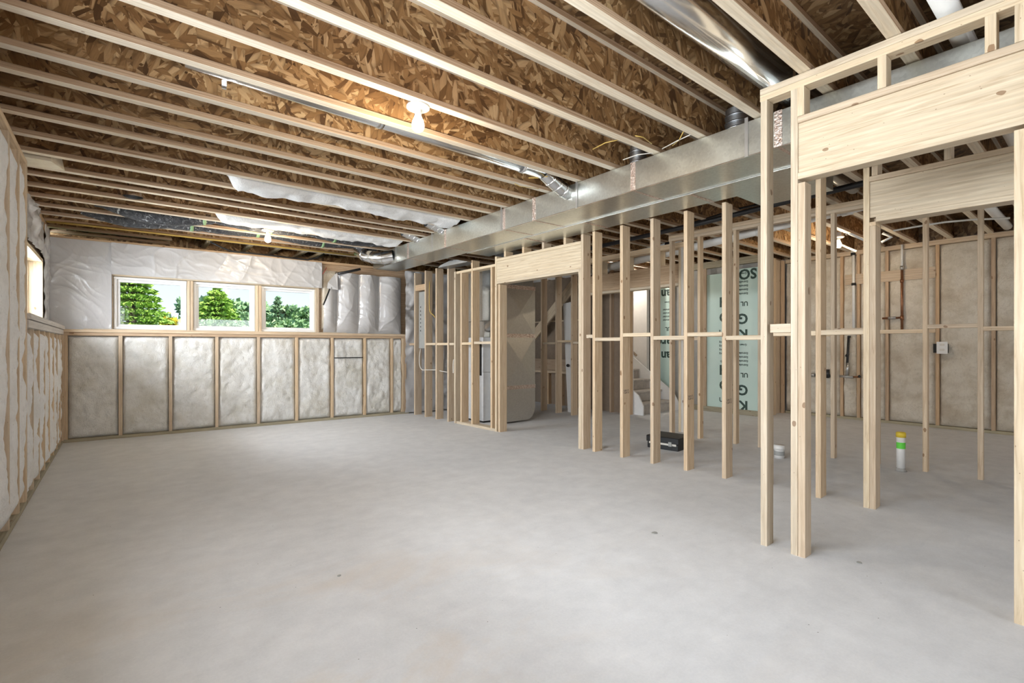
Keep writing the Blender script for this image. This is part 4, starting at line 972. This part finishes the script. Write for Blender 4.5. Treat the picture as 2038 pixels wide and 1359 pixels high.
# ------------------------------------------------------------------ things standing on the floor
p = onz(1793, 937, 0); e = empty('drain_stub', p); tag(e, 'tall white floor drain stub with yellow cap and green tape', 'pipe')
hp_ = 1.22 - (859.6 - V0) / F * (p - Vector((0, 0, 0))).dot(Vector((SN, CS, 0)))
rr_ = 7.6 / F * p.dot(Vector((SN, CS, 0)))
tube('pipe', [(0, 0, 0), (0, 0, hp_ - .01)], rr_ * .95, 'pvc_white', e, 24, True, (0, 0, 0)); tube('cap', [(0, 0, hp_ - .05), (0, 0, hp_ - .01), (0, 0, hp_)], [rr_ * 1.08, rr_ * 1.08, rr_ * .9], 'cap_yellow', e, 24, True, (0, 0, 0))
tube('tape', [(0, 0, hp_ * .58), (0, 0, hp_ * .74)], rr_ * .97, 'tape_green', e, 24, False, (0, 0, 0)); tube('cement_smear', [(0, 0, 0), (0, 0, .03)], [rr_ * 1.3, rr_ * .97], 'foundation', e, 16, True, (0, 0, 0))
p = onz(1551, 911, 0); e = empty('drain_stub', p); tag(e, 'short white drain stub behind the near stud', 'pipe')
tube('pipe', [(0, 0, 0), (0, 0, .11)], .05, 'pvc_white', e, 24, True, (0, 0, 0)); tube('rim', [(0, 0, .09), (0, 0, .14)], .056, 'pvc_white', e, 24, True, (0, 0, 0)); tube('label_band', [(0, 0, .03), (0, 0, .08)], .0515, 'panel_grey', e, 24, False, (0, 0, 0))
p = onz(1338, 892, 0); e = empty('sump_box', (p.x + .02, p.y + .06, 0), R(8)); tag(e, 'low black plastic box on the floor behind the partition studs', 'box')
box('body', -.17, .17, -.19, .19, 0, .075, 'black_plastic', e, .006); box('lid', -.18, .18, -.20, .20, .078, .15, 'black_plastic', e, .008)
box('paint_smear', -.172, -.170, -.17, .17, .055, .08, 'cable_white', e, 0)
for s in (-.1, .1): box('latch', -.186, -.18, s - .02, s + .02, .05, .10, 'panel_grey', e)

for u, v, r_, lab in ((1303, 1061, .022, 'small dark chip lying on the floor before the near stud'), (675, 1146, .010, 'tiny dark pebble on the open floor'), (1710, 1120, .016, 'thin grey flake on the floor inside the near doorway')):
    p = onz(u, v, 0); o = link('debris', mesh('debris', [(r_ * (1 + .25 * math.sin(3 * a)) * math.cos(a), r_ * .8 * math.sin(a), z) for z in (0, .004) for a in [k * .785 for k in range(8)]], [tuple(range(8))[::-1], tuple(range(8, 16))] + [(k, (k + 1) % 8, 8 + (k + 1) % 8, 8 + k) for k in range(8)]), 'panel_grey' if v != 675 else 'slot_black', None, p); tag(o, lab, 'debris')
# ------------------------------------------------------------------ cables near the duct and far wall
def cable(pts, r, mat, lab): tag(tube('cable', pts, r, mat, None, 8), lab, 'cable')
cable([onz(u, v, 2.81) for u, v in ((1180, 297), (1205, 284), (1232, 278))], .004, 'cable_yellow', 'thin tan cable crossing the nearer joist bay')
cable([onz(u, v, 2.80) for u, v in ((1264, 270), (1280, 273), (1297, 286))], .004, 'cable_yellow', 'yellow cable end drooping at the joist beside the duct')
cable([onz(u, v, 2.80) for u, v in ((1318, 296), (1350, 279), (1374, 268))], .004, 'cable_white', 'white cable lying over the duct between joists')
cable([onz(u, v, 2.80) for u, v in ((1338, 290), (1352, 278), (1360, 262))], .004, 'cable_yellow', 'yellow cable lying over the duct between joists')
cable([onz(u, v, 2.80) for u, v in ((1240, 318), (1268, 308), (1300, 304))], .004, 'cable_white', 'white cable on the duct top edge near the taped joint')
cable([onz(u, v, 2.80) for u, v in ((1052, 354), (1075, 354), (1090, 351))], .004, 'cable_yellow', 'yellow cable loop under the thin round pipe')
cable([onz(u, v, 2.80) for u, v in ((1024, 365), (1035, 371), (1072, 375))], .004, 'cable_yellow', 'loose yellow cable loop between joists near the duct')
cable([onz(u, v, 2.795) for u, v in ((92, 440), (240, 456), (400, 474.5), (560, 492), (705, 508))], .014, 'cable_yellow', 'long yellow gas tube along the joist near the far wall')
cable([FW.o + FW.e * FW.x(u, UP) + FW.n * (UP - .01) + Vector((0, 0, FW.z(u, v, UP - .01))) for u, v in ((418, 481), (440, 492), (460, 500), (500, 504), (560, 511), (612, 517), (630, 513), (645, 505))], .013, 'cable_black', 'thick black cable sagging above the window strip of plastic')

# ------------------------------------------------------------------ outdoors
GZ = 1.0
gr = link('ground_outside', mesh('ground_outside', [(-60, 9.5, GZ), (60, 9.5, GZ), (60, 120, GZ + 1.5), (-60, 120, GZ + 1.5), (-60, -60, GZ - .3), (-1.4, -60, GZ - .3), (-1.4, 9.5, GZ - .3), (-60, 9.5, GZ - .3)], [(0, 1, 2, 3), (4, 5, 6, 7)]), 'outdoor_grass'); struct(gr, 'lawn outside the windows')
def foliage(n, fn, size, seed, wide=.5):
    rnd = random.Random(seed); vs_, fs = [], []
    for i in range(n):
        p, d = fn(rnd); d = Vector(d).normalized() if Vector(d).length > 0 else Vector((0, 0, 1))
        s = size * rnd.uniform(.6, 1.3); a = Vector((rnd.gauss(0, 1), rnd.gauss(0, 1), rnd.gauss(0, 1))); sd = d.cross(a).normalized() * s * wide; up = sd.cross(d) * .35
        p = Vector(p); k = len(vs_)
        vs_ += [p - sd * .5 + up, p + d * s * .5 + sd * .2, p + sd * .5 + up, p - d * s * .5 - up]; fs += [(k, k + 1, k + 2), (k, k + 2, k + 3)]
    return vs_, fs
def conifer(u, dist, top_v, half_w, lab, mat, seed, n=5200, bare=0):
    d = ray(u, 688); b = Vector((d.x * dist, d.y * dist, GZ)); ht = H + (V0 - top_v) / F * dist - GZ
    e = empty('conifer_tree', b); tag(e, lab, 'tree')
    tube('trunk', [(0, 0, 0), (0, 0, ht * .5), (0, 0, ht)], [.16, .09, .02], 'bark', e, 8, True, (0, 0, 0))
    def fn(r):
        t = r.random() ** .8; tier = round(t * 13) / 13 + r.uniform(-.02, .02); an = r.uniform(0, 6.28); an = round(an * 2.6) / 2.6 + r.gauss(0, .10)
        rad = half_w * max(0, 1 - tier) ** .75 * (r.random() ** .6) * (.72 + .5 * abs(math.sin(an * 3.1 + tier * 29)))
        return (rad * math.cos(an), rad * math.sin(an), ht * (.04 + .95 * tier) - rad * .20 + .05 * rad * rad), (math.cos(an), math.sin(an), r.uniform(-.3, .35))
    me = mesh('foliage', *foliage(n, fn, .20 * dist / 15, seed, .45)); link('foliage', me, mat, e)['kind'] = 'stuff'
def bushy(u, dist, top_v, half_w, lab, mat, seed, n=3600, cat='tree', name='leafy_tree'):
    d = ray(u, 688); b = Vector((d.x * dist, d.y * dist, GZ)); ht = H + (V0 - top_v) / F * dist - GZ
    e = empty(name, b); tag(e, lab, cat); tube('trunk', [(0, 0, 0), (0, 0, ht * .6)], [.14, .07], 'bark', e, 8, True, (0, 0, 0))
    rn = random.Random(seed); bl = [(Vector((rn.uniform(-1, 1) * half_w * .75, rn.uniform(-1, 1) * half_w * .5, ht * rn.uniform(.15, .86))), half_w * rn.uniform(.25, .48)) for _ in range(16)]
    bl.append((Vector((0, 0, ht * .82)), half_w * .3))
    def fn(r):
        c, q = r.choice(bl); v = Vector((r.gauss(0, 1), r.gauss(0, 1), r.gauss(0, 1))).normalized(); p = c + v * q * r.random() ** .35
        p.z = min(p.z, ht * r.uniform(.93, 1)); return p, v + Vector((0, 0, .4))
    me = mesh('foliage', *foliage(n, fn, .20 * dist / 15, seed, .6)); link('foliage', me, mat, e)['kind'] = 'stuff'
conifer(262, 13, 515, 1.10, 'large bright green spruce filling the left window', 'leaf_spruce', 1, 7000)
conifer(432, 17, 571, 1.15, 'bright green spruce in the middle window', 'leaf_spruce', 2, 6000)
conifer(553, 20, 592, .55, 'slender sapling rising in the right window', 'leaf_dark', 3, 900)
bushy(405, 30, 590, 1.3, 'dark bluish tree behind the middle window spruce', 'leaf_dark', 4)
bushy(480, 27, 602, 2.0, 'rounded green tree right of the middle window spruce', 'leaf_light', 5)
bushy(535, 24, 612, 1.2, 'loose green tree at the left of the right window', 'leaf_light', 6)
bushy(575, 32, 622, 1.2, 'low grey green tree in the centre of the right window', 'leaf_dark', 7)
bushy(612, 21, 612, 1.25, 'bright green leafy tree at the right of the right window', 'leaf_light', 8)
bushy(325, 26, 625, 1.3, 'distant pale bush low in the left window', 'leaf_light', 9, cat='bush', name='bush')
bushy(342, 19, 628, .38, 'small yellow shrub low in the left window', 'leaf_yellow', 10, 900, 'shrub', 'shrub')
bushy(360, 24, 633, .8, 'pale green bush at the lower right of the left window', 'leaf_light', 11, 1600, 'bush', 'bush')
bushy(590, 16, 640, 1.3, 'pale low hedge under the right window trees', 'leaf_light', 12, 2200, 'hedge', 'hedge')
bushy(455, 15, 641, 1.4, 'pale low hedge under the middle window trees', 'leaf_light', 13, 2200, 'hedge', 'hedge')
